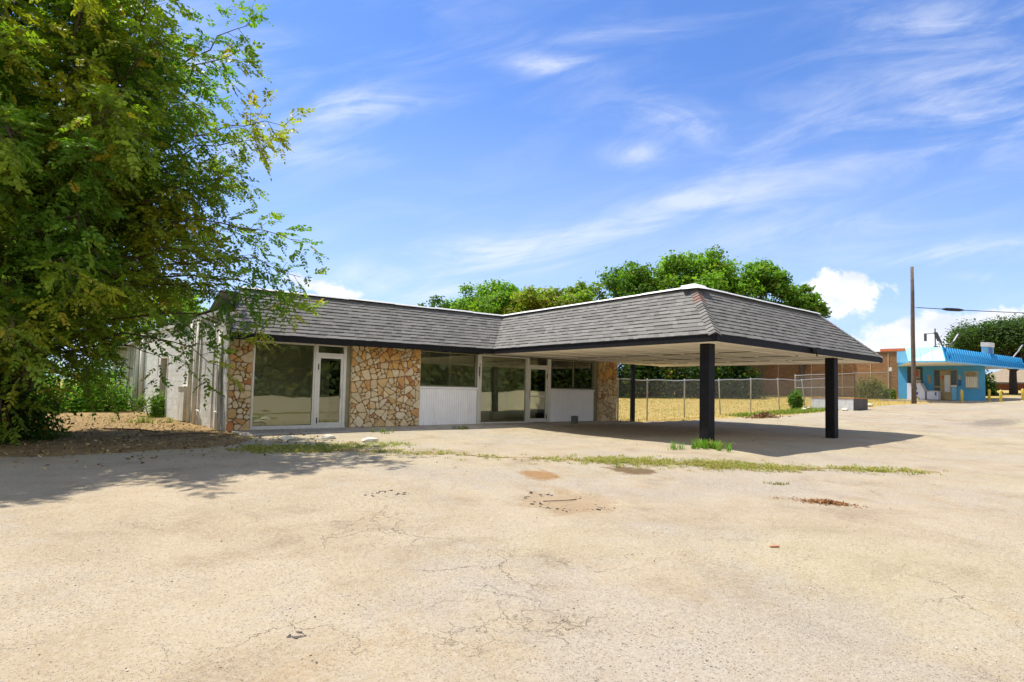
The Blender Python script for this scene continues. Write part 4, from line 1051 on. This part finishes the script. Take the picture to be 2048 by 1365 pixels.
def shrub(name, label, loc, rx, ry, h, n, tone, size=(.05, .10), seed=1, cat='shrub', group=None, stems=7, mat='tleaf', yellow=.05):
    rng = np.random.default_rng(seed); T = thing(name, label, cat, loc, group)
    wood = MB(); nc = max(6, n // 260); C = []
    for _ in range(nc):
        d = unit(rng.normal(size=3)); d[2] = abs(d[2]) * .95 + .05; f = rng.uniform(.35, 1.0) ** .6
        C.append([d[0] * rx * f, d[1] * ry * f, d[2] * h * f * .9])
    C = np.array(C)
    for i in range(min(stems, nc)):
        e = C[i]; wood.tube([(e[0] * .1, e[1] * .1, -.15), (e[0] * .4, e[1] * .4, e[2] * .5), tuple(e)], [.03, .02, .008], 5)
    wood.build('stem', M['bark'], T, True)
    idx = rng.integers(0, nc, n); off = rng.normal(size=(n, 3)) * np.array([rx, ry, h]) * .20; P = C[idx] + off
    P[:, 2] = np.maximum(P[:, 2], .02 + .1 * rng.random(n)); N = unit(off / np.array([rx, ry, h]) + np.array([0, 0, .5]) + rng.normal(size=(n, 3)) * .45)
    Q = leaf_cards(P, N, rng.uniform(*size, n), rng); ct = rng.uniform(.75, 1.25, nc)[idx][:, None]
    np_quads('foliage', Q, M[mat], T, leaf_tone(n, rng, tone, .25, yellow) * ct); return T
def tree(name, label, base, height, rx, n, tone, seed, trunk_h=.3, size=(.13, .24), group=None, nclump=100, flat=.55, bark='bark', tr=.22, yellow=.05, ycol=(.24, .22, .03), lean=(0, 0), low=.25):
    rng = np.random.default_rng(seed); T = thing(name, label, 'tree', base, group)
    zc = height * (trunk_h + (1 - trunk_h) * .5); rz = height * (1 - trunk_h) * .5
    C, R = [], []
    for _ in range(nclump):
        d = unit(rng.normal(size=3))
        if d[2] < -.6: d[2] *= -.6
        f = rng.uniform(.45, 1.0) ** .55; c = np.array([d[0] * rx * f + lean[0], d[1] * rx * f + lean[1], zc + d[2] * rz * f * .93]); C.append(c); R.append(rx * rng.uniform(.12, .27))
    C, R = np.array(C), np.array(R); wood = MB()
    wood.tube([(0, 0, -.4), (.05, .05, height * trunk_h * .5), (lean[0] * .3, lean[1] * .3, height * trunk_h * 1.1), (lean[0] * .7, lean[1] * .7, height * .75)], [tr * 1.25, tr, tr * .8, tr * .25], 9)
    for i in range(0, nclump, 2):
        s = np.array([lean[0] * .3, lean[1] * .3, height * trunk_h * rng.uniform(.75, 1.5)]); e = C[i]; m = s * .5 + e * .5 + np.array([0, 0, -.05 * height])
        wood.tube([s, m, e], [tr * .45, tr * .26, tr * .07], 6, False)
    wood.build('trunk', M[bark], T, True)
    w = R ** 2; idx = rng.choice(nclump, n, p=w / w.sum()); d = unit(rng.normal(size=(n, 3))); rr = R[idx][:, None] * (rng.random((n, 1)) ** .4) * rng.uniform(.7, 1.4, (n, 1))
    off = d * rr * np.array([1.1, 1.1, .78]); P = C[idx] + off; N = unit(d * .7 + np.array([0, 0, .55]) + rng.normal(size=(n, 3)) * .5)
    Q = leaf_cards(P, N, rng.uniform(*size, n), rng, .6); ct = rng.uniform(.72, 1.28, nclump)[idx][:, None]
    np_quads('crown', Q, M['tleaf'], T, leaf_tone(n, rng, tone, .25, yellow, ycol) * ct); return T

GRN = (.17, .30, .03); LIME = (.27, .35, .04); DK = (.11, .215, .028); OAK = (.055, .10, .022)
g_ = 'trees beyond the shop roof'
def bg(label, x, y, top, rx, n, tone, seed, th=.25, **k): tree('leafy_tree', label, (x, y, G(x, y)), top - G(x, y), rx, n, tone, seed, th, group=g_, **k)
bg('small dark treetop peeping over the roof, leftmost behind the ridge', 28.1, 37.2, 11.1, 3.2, 7000, DK, 21)
bg('round mid green tree above the roof valley', 33.4, 32.8, 13.5, 5.4, 20000, GRN, 22)
bg('yellow green tree with browning twigs, right of the round green tree', 34.9, 26.8, 12.7, 3.8, 12000, LIME, 23, yellow=.22, ycol=(.27, .19, .06))
bg('pale lime tree between the browning tree and the dark tall tree', 39.3, 25.6, 12.9, 4.0, 13000, (.23, .33, .04), 24)
bg('tall dark green tree left of the canopy corner', 45.2, 23.8, 15.9, 4.8, 19000, DK, 25)
bg('tallest fresh green tree rising above the canopy corner', 50.6, 19.6, 17.6, 5.2, 22000, GRN, 26)
bg('bushy green tree with rounded top right of the tallest tree', 54.4, 13.9, 16.6, 3.8, 16000, (.15, .275, .03), 27)
bg('low drooping tree at the right end of the row, beside the white cloud', 55.6, 10.2, 12.8, 2.3, 7500, (.155, .275, .03), 28)
tree('leafy_tree', 'bright green tree behind the shed and the big tree', (-5.5, 24, -.1), 10.5, 4.6, 14000, (.19, .33, .045), 31, .15, (.10, .18), 'sunlit trees behind the shed')
tree('leafy_tree', 'bright green tree at the far left behind the big tree', (-13, 17, -.1), 11.5, 5.0, 14000, (.17, .30, .045), 32, .12, (.10, .18), 'sunlit trees behind the shed')
tree('leafy_tree', 'light green tree rising behind the block wall roof', (1.5, 30, -.1), 8.6, 4.2, 11000, (.22, .34, .05), 33, .15, (.10, .18), 'sunlit trees behind the shed')
# hedge and trees behind the fence, standing in the shade of the row
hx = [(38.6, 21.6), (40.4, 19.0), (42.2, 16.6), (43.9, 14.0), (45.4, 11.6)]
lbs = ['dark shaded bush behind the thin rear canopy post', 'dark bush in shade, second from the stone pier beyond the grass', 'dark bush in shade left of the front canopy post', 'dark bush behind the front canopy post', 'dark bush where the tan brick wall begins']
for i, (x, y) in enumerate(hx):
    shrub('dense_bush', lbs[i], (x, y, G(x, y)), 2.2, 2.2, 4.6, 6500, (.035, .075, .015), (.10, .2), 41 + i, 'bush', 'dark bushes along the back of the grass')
shrub('leafy_bush', 'bright bush seen between the stone pier and the rear canopy post', (29.5, 20.8, G(29.5, 20.8)), 1.9, 1.9, 4.2, 6000, (.10, .19, .025), (.08, .16), 47, 'bush')
# left side: bushes by the shed and under the big tree
shrub('leafy_bush', 'bright green bush against the shed below the pipe rail', (-2.5, 12.6, -.1), 1.25, 1.3, 1.9, 7000, (.18, .34, .04), (.045, .09), 51, 'bush', 'bushes beside the shed')
shrub('leafy_bush', 'bright green bush left of the pipe rail, half under the big tree', (-4.9, 11.8, -.1), 1.7, 1.5, 2.2, 9000, (.17, .32, .04), (.045, .09), 52, 'bush', 'bushes beside the shed')
shrub('low_shrub', 'small bright shrub at the foot of the side door', (-.95, 7.9, -.1), .5, .55, .85, 2200, (.13, .24, .03), (.03, .06), 53)
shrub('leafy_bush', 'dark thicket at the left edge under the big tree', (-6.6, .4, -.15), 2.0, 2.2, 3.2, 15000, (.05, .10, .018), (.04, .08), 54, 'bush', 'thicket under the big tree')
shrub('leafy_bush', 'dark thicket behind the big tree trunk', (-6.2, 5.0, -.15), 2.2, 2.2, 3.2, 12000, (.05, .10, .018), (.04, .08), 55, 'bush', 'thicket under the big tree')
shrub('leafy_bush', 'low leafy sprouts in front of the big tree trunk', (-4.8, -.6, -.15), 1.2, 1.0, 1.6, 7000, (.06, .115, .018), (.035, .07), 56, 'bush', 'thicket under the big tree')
shrub('low_shrub', 'green shrub growing through the leaning fence posts', (31.6, -.55, G(31.6, -.5)), .48, .48, 1.0, 2400, (.09, .19, .03), (.05, .1), 57)
shrub('low_shrub', 'weedy shrub at the foot of the brick wall by the blue store', (53.0, 2.6, G(53, 2.6)), 1.2, 1.4, 1.9, 3000, (.14, .16, .04), (.07, .13), 58)
shrub('low_shrub', 'weeds at the corner of the blue store', (52.3, 1.2, G(52.3, 1.2)), .6, .6, 1.1, 1500, (.12, .19, .03), (.06, .11), 59)
# live oak on the right
tree('live_oak', 'wide dark oak behind the blue store with forked black trunk', (77.8, -2.3, 1.7), 8.3, 5.6, 50000, OAK, 61, .42, (.09, .165), nclump=130, bark='barkdark', tr=.34, yellow=.10, ycol=(.08, .12, .025))
shrub('dense_bush', 'dark rounded bush between the blue store and the oak trunk', (70.5, -.6, G(70, 0)), 1.6, 1.6, 3.0, 5000, (.045, .095, .02), (.12, .22), 62, 'bush')
# trees and a low hedge across the road, seen only in the shop glass
nums = 'first second third fourth fifth sixth seventh eighth ninth tenth eleventh'.split()
for i in range(11):
    tree('leafy_tree', '%s tree from the left in the row across the road, mirrored in the shop glass' % nums[i], (2 + i * 8.2, -52 - 3 * (i % 2), -.2), 9.5 + 1.5 * math.sin(i * 2.1), 6.4, 2600, (.09, .12, .045), 70 + i, .03, (.55, .95), 'trees across the road', nclump=40)

shrub('long_hedge', 'long unclipped hedge along the far side of the road, mirrored in the shop glass', (40, -47.5, -.2), 48, 1.6, 4.4, 14000, (.10, .125, .05), (.35, .6), 95, 'hedge')

# ------------------------------------------------------------------ grass, weeds, litter, stones
def blades(pts, h, w, lean, rng, tone, yellow, ycol, name, label, cat, kind='stuff', group=None, bunch=1, zf=None):
    P = np.repeat(np.array(pts), bunch, 0); n = len(P)
    P = P + np.concatenate([rng.normal(size=(n, 2)) * .035, np.zeros((n, 1))], 1)
    a = rng.uniform(0, 6.283, n); H = h * rng.uniform(.45, 1.25, n); ln = lean * rng.uniform(.2, 1.3, n) * H
    d = np.stack([np.cos(a), np.sin(a), np.zeros(n)], 1); s = np.stack([-np.sin(a), np.cos(a), np.zeros(n)], 1) * (w * rng.uniform(.6, 1.3, n))[:, None]
    mid = P + d * (ln * .35)[:, None] + np.array([0, 0, 1]) * (H * .6)[:, None]; tip = P + d * ln[:, None] + np.array([0, 0, 1]) * H[:, None]
    Q = np.concatenate([np.stack([P - s, P + s, mid + s * .8, mid - s * .8], 1), np.stack([mid - s * .8, mid + s * .8, tip + s * .08, tip - s * .08], 1)], 0)
    c = leaf_tone(n, rng, tone, .3, yellow, ycol); return tag(np_quads(name, Q, M['grass'], None, np.concatenate([c, c], 0)), label, cat, group, kind)
rng = np.random.default_rng(90)
def scatter(n, x0, x1, y0, y1, cond=None, zf=G):
    o = []
    while len(o) < n:
        x, y = rng.uniform(x0, x1), rng.uniform(y0, y1)
        if cond is None or cond(x, y): o.append((x, y, zf(x, y)))
    return o
def grassok(x, y): return y > np.interp(x, BX, BY) + .1 and (x - 15.7) * .52 - y > -9.0
pts = scatter(15000, 15.8, 55, -2.4, 22, lambda x, y: grassok(x, y) and x < 55.8)
blades(pts, .085, .009, 1.1, rng, (.44, .32, .10), .25, (.27, .27, .07), 'dry_grass', 'dry yellow grass covering the fenced field', 'grass', bunch=2)
pts = scatter(700, 23, 33, -2.6, -.8, lambda x, y: y > np.interp(x, BX, BY) + .05)
blades(pts, .16, .010, .7, rng, (.14, .24, .03), .2, (.35, .27, .08), 'green_grass', 'greener grass strip along the lot edge by the fence', 'grass', bunch=5)
# seam of weeds crossing the lot
SEAM = [(-.5, -4.7), (.3, -5.2), (1.1, -5.7), (2.6, -7.6), (4.4, -9.2), (5.6, -9.9), (7.2, -11.0), (8.4, -11.9), (9.9, -13.3)]
dens = [1.0, 1.0, .8, .12, .45, 1.0, 1.0, .9, .6]
def seam_pts(n, spread):
    o = []
    while len(o) < n:
        f = rng.uniform(0, len(SEAM) - 1); i = int(f); a, b = SEAM[i], SEAM[i + 1]; k = f - i
        clump = (.5 + .5 * math.sin(f * 9 + 2 * math.sin(f * 5))) ** 1.6
        if rng.random() > (dens[i] * (1 - k) + dens[i + 1] * k) * clump: continue
        x, y = a[0] + (b[0] - a[0]) * k + rng.normal() * spread, a[1] + (b[1] - a[1]) * k + rng.normal() * spread; o.append((x, y, lotz(x, y)))
    return o
blades(seam_pts(1500, .26), .045, .006, 2.0, rng, (.24, .27, .05), .4, (.44, .35, .12), 'weed_strip', 'ragged strip of low weeds along the seam in the lot', 'weeds', bunch=9)
blades([(x, y, z) for x, y, z in scatter(420, -.6, 2.8, -5.9, -3.7, lambda x, y: abs(y + 4.9 + .12 * x) < .75 - .12 * x)], .075, .006, 1.7, rng, (.22, .28, .04), .35, (.38, .30, .10), 'weed_patch', 'grassy weeds before the leftmost shop window', 'weeds', bunch=9)
V_, F_ = [], []
NS = 150
for i in range(NS + 1):
    f = i / NS * (len(SEAM) - 1); k = min(int(f), len(SEAM) - 2); a_, b_ = Vector(SEAM[k]), Vector(SEAM[k + 1]); p_ = a_.lerp(b_, f - k); d_ = (b_ - a_).normalized(); n_ = Vector((-d_.y, d_.x))
    w_ = (dens[k] * (1 - f + k) + dens[k + 1] * (f - k)) * (.17 + .13 * math.sin(f * 7) + .08 * math.sin(f * 23)); w_ = max(.015, w_); o_ = .06 * math.sin(f * 11)
    for e_ in (-1, -.5, 0, .5, 1): q_ = p_ + n_ * (o_ + e_ * (w_ + .04 * math.sin(f * 41 + e_ * 3))); V_.append((q_.x, q_.y, lotz(q_.x, q_.y) + (.007 if abs(e_) < 1 else .002)))
    if i: F_ += [(5 * i - 5 + j, 5 * i - 4 + j, 5 * i + 1 + j, 5 * i + j) for j in range(4)]
me = bpy.data.meshes.new('soil_seam'); me.from_pydata(V_, [], F_); me.materials.append(M['litter']); o = bpy.data.objects.new('soil_seam', me); COL.objects.link(o)
tag(o, 'brown soil collected along the seam under the weeds', 'soil seam', kind='structure')
def tuft(n, x, y, r_, h, tone, label, bunch=10, w=.007):
    p = [(x + rng.normal() * r_, y + rng.normal() * r_, lotz(x, y)) for _ in range(n)]
    blades(p, h, w, .9, rng, tone, .12, (.33, .28, .09), 'weed_tuft', label, 'weed tuft', kind='stuff' if n > 3 else None, bunch=bunch)
tuft(26, 8.55, -9.2, .22, .2, (.15, .30, .03), 'bright green weed tuft at the foot of the front canopy post', 14, .010)
tuft(8, 7.75, -8.8, .12, .18, (.14, .28, .03), 'small bright weed just left of the front canopy post')
tuft(6, 5.6, -12.3, .09, .05, (.22, .22, .06), 'tiny dry weed tuft alone on the open lot')
tuft(14, 6.6, -1.55, .22, .10, (.12, .18, .03), 'weed tuft at the slab edge below the left dado panel')
tuft(10, 15.7, -.6, .25, .14, (.14, .22, .03), 'weeds at the foot of the right stone pier')
tuft(8, 3.6, -2.0, .3, .12, (.14, .21, .03), 'thin weeds at the walkway edge below the stone wall')
tuft(16, -1.6, 3.9, .3, .22, (.20, .26, .05), 'grassy weeds by the meter box')
# leaf litter
n = 5200; P = np.array(scatter(n, -7.5, 1.8, -6.2, 9, lambda x, y: x < -.07 * max(y, 0) + (.0 if y > -.3 else 2.2) and (y > -4.6 or rng.random() < .10 + .25 * (x < -2))))
P[:, 2] = [lotz(x, y) + .012 for x, y, _ in P]
N = unit(np.array([0, 0, 1.0]) + rng.normal(size=(n, 3)) * .45); Q = leaf_cards(P, N, rng.uniform(.018, .05, n), rng)
pal = np.array([(.30, .19, .075), (.40, .28, .12), (.20, .12, .05), (.46, .36, .17), (.16, .11, .06)]); tag(np_quads('leaf_litter', Q, M['litterleaf'], None, pal[rng.integers(0, 5, n)] * rng.uniform(.7, 1.2, (n, 1))), 'fallen dry leaves scattered under the big tree', 'leaf litter', kind='stuff')
# loose stones on the lot
def stones(n, pts, smin, smax, name, label, tones, flat=.6):
    V, F, Cc = [], [], []
    ico = np.array([(0, 0, 1), (.89, 0, .45), (.28, .85, .45), (-.72, .53, .45), (-.72, -.53, .45), (.28, -.85, .45), (.72, .53, -.45), (-.28, .85, -.45), (-.89, 0, -.45), (-.28, -.85, -.45), (.72, -.53, -.45), (0, 0, -1)])
    tri = [(0, 1, 2), (0, 2, 3), (0, 3, 4), (0, 4, 5), (0, 5, 1), (1, 6, 2), (2, 7, 3), (3, 8, 4), (4, 9, 5), (5, 10, 1), (2, 6, 7), (3, 7, 8), (4, 8, 9), (5, 9, 10), (1, 10, 6), (6, 11, 7), (7, 11, 8), (8, 11, 9), (9, 11, 10), (10, 11, 6)]
    mb = MB()
    for x, y, z in pts:
        s = smin * (smax / smin) ** (rng.random() ** 2.2); v = ico * rng.uniform(.75, 1.25, (12, 1)) * s * np.array([1, rng.uniform(.6, 1), flat]); a = rng.uniform(0, 6.28); c, q = math.cos(a), math.sin(a)
        n0 = len(mb.v); mb.v += [(x + p[0] * c - p[1] * q, y + p[0] * q + p[1] * c, z + p[2] + s * .2) for p in v]
        t = tones[rng.integers(0, len(tones))]; f = rng.uniform(.8, 1.2); mb.cur = (t[0] * f, t[1] * f, t[2] * f)
        for tr_ in tri: mb.face([n0 + i for i in tr_])
    return tag(mb.build(name, M['pebble'], None, False, True), label, 'stones', kind='stuff')
near = []
while len(near) < 2600:
    d = 2.2 + 9 * rng.random() ** 1.5; l = rng.uniform(-1, 1) * d; x, y = CAM.x + d * .619 + l * .785, CAM.y + d * .785 - l * .619
    if y < lot_edge(x) - .2: near.append((x, y, lotz(x, y)))
stones(2600, near, .0025, .009, 'loose_gravel', 'loose gravel and grit lying on the asphalt lot', [(.24, .19, .14), (.40, .33, .25), (.26, .21, .16), (.52, .45, .36), (.46, .38, .28), (.34, .25, .16)])
far = scatter(260, -2, 30, -9, -1.6, lambda x, y: y < lot_edge(x) - .1, lotz)
stones(260, far, .008, .03, 'scattered_rubble', 'small rubble and trash specks scattered on the far lot', [(.6, .56, .5), (.3, .25, .2), (.12, .1, .08)])
# broken asphalt in the pothole
def chunks(label, cx, cy, rx, ry, n, s0, s1):
    mb = MB()
    for _ in range(n):
        a = rng.uniform(0, 6.28); f = rng.uniform(.6, 1.05); x, y = cx + math.cos(a) * rx * f, cy + math.sin(a) * ry * f; z = lotz(x, y); s = rng.uniform(s0, s1); b = rng.uniform(0, 6.28); e = rng.uniform(.25, .7)
        u = Vector((math.cos(b), math.sin(b), rng.uniform(-.2, .3))) * s; v = Vector((-math.sin(b), math.cos(b), rng.uniform(-.2, .2))) * s * e
        mb.obox(Vector((x, y, z - .005)) - u / 2 - v / 2, u, v, Vector((0, 0, s * .28)))
    return tag(mb.build('broken_asphalt', M['chip']), label, 'broken asphalt', kind='stuff')
chunks('broken black asphalt pieces around the shallow pothole', 1.72, -11.5, .5, .62, 80, .010, .05)
chunks('crumb of black broken asphalt in the near foreground', -2.36, -13.5, .05, .04, 26, .012, .035)
chunks('thin broken asphalt edge left of the pothole', -.2, -10.2, .28, .16, 22, .015, .05)
mb = MB(); mb.tube([(1.5, -11.25, lotz(1.5, -11.25) + .012), (1.75, -11.42, lotz(1.75, -11.42) + .03), (2.0, -11.36, lotz(2.0, -11.36) + .012)], .006, 5); tag(mb.build('bent_stick', M['bark']), 'bent dark stick lying across the pothole', 'stick')
# bark chips
def chips(name, label, cx, cy, rx, ry, ang, n, s0, s1, tones, hgt):
    Pn = []
    for _ in range(n):
        a, f = rng.uniform(0, 6.28), abs(rng.normal()) * .55; u, v = math.cos(a) * rx * f, math.sin(a) * ry * f; x, y = cx + u * math.cos(ang) - v * math.sin(ang), cy + u * math.sin(ang) + v * math.cos(ang)
        Pn.append((x, y, lotz(x, y) + .006 + hgt * max(0, 1 - f) * rng.random()))
    Pn = np.array(Pn); m = len(Pn); Q = leaf_cards(Pn, unit(np.array([0, 0, 1.0]) + rng.normal(size=(m, 3)) * .5), rng.uniform(s0, s1, m), rng, .28)
    tag(np_quads(name, Q, M['litterleaf'], None, np.array(tones)[rng.integers(0, len(tones), m)] * rng.uniform(.7, 1.2, (m, 1))), label, 'debris', kind='stuff')
chips('bark_chips', 'patch of reddish brown bark chips on the open lot', 4.60, -13.45, .42, .17, math.radians(-72), 900, .012, .035, [(.30, .14, .055), (.22, .10, .04), (.38, .2, .09)], .04)
chips('twig_pile', 'heap of dry twigs and brush at the lot edge', 23.4, -2.75, 1.3, .55, 0, 700, .05, .16, [(.28, .16, .08), (.36, .24, .13), (.18, .10, .05)], .28)
# single items
def rockobj(label, x, y, s, zf=lotz, name='rock', mat='rock'):
    mb = MB(); pts = []
    for j in range(5):
        th = -1.2 + 2.4 * j / 4; ring_ = []
        for i in range(9):
            a = i * .698; q = s * math.cos(th) * (1 + .22 * math.sin(a * 2 + j) + .1 * rng.normal()); ring_.append((math.cos(a) * q * 1.25, math.sin(a) * q, s * .55 * math.sin(th) + s * .3))
        pts.append(ring_)
    mb.rings(pts); o = mb.build(name, M[mat], None, False); o.location = (x, y, zf(x, y)); return tag(o, label, 'rock')
rockobj('pale rock among the weeds below the stone wall', 2.2, -4.35, .14); rockobj('flat pale rock on the weeds before the shop door', 1.66, -3.1, .13); rockobj('small pale rock at the left end of the weeds', .75, -2.9, .12)
rockobj('white rock at the foot of the fence shrub', 30.6, -1.4, .16); rockobj('white chunk beside the steel bin', 32.1, -3.0, .18); rockobj('white lump on the grass right of the steel bin', 38.6, -2.0, .2); rockobj('white rock under the leaning fence post', 32.2, -.9, .16)
CBK = MB(); w2, l2, h2 = .15, .10, .30
CBK.box(-w2, w2, -l2, -l2 + .035, 0, h2); CBK.box(-w2, w2, l2 - .035, l2, 0, h2)
for xx in (-w2, -.018, w2 - .035): CBK.box(xx, xx + .035, -l2 + .036, l2 - .036, .002, h2 - .002)
CBK.box(-w2 + .036, w2 - .036, -l2 + .037, l2 - .037, 0, .012)
o = CBK.build('cinder_block', M['cinder']); o.location = (12.2, -.98, -.064); o.rotation_euler = (0, 0, .5); tag(o, 'grey cinder block standing on the walkway before the right dado panel', 'cinder block')
mb = MB(); mb.bbox(-.045, .045, -.012, .012, 0, .016, .003); o = mb.build('wood_scrap', M['rust']); o.location = (1.75, -14.19, lotz(1.75, -14.19)); o.rotation_euler = (0, 0, -.5); tag(o, 'reddish scrap of wood alone on the near lot', 'wood scrap')
mb = MB(); mb.tube([(-2.6, 1.6, lotz(-2.6, 1.6) + .03), (-1.9, .9, lotz(-1.9, .9) + .04), (-1.5, .2, lotz(-1.5, .2) + .02)], [.022, .018, .01], 6); tag(mb.build('fallen_branch', M['bark']), 'thin fallen branch on the leaf litter', 'branch')
mb = MB(); mb.tube([(-1.9, -.9, lotz(-1.9, -.9) + .03), (-1.0, -.75, lotz(-1, -.75) + .05), (-.2, -.7, lotz(-.2, -.7) + .03)], [.02, .018, .01], 6); tag(mb.build('fallen_branch', M['bark']), 'fallen branch lying before the corner of the stone front', 'branch')
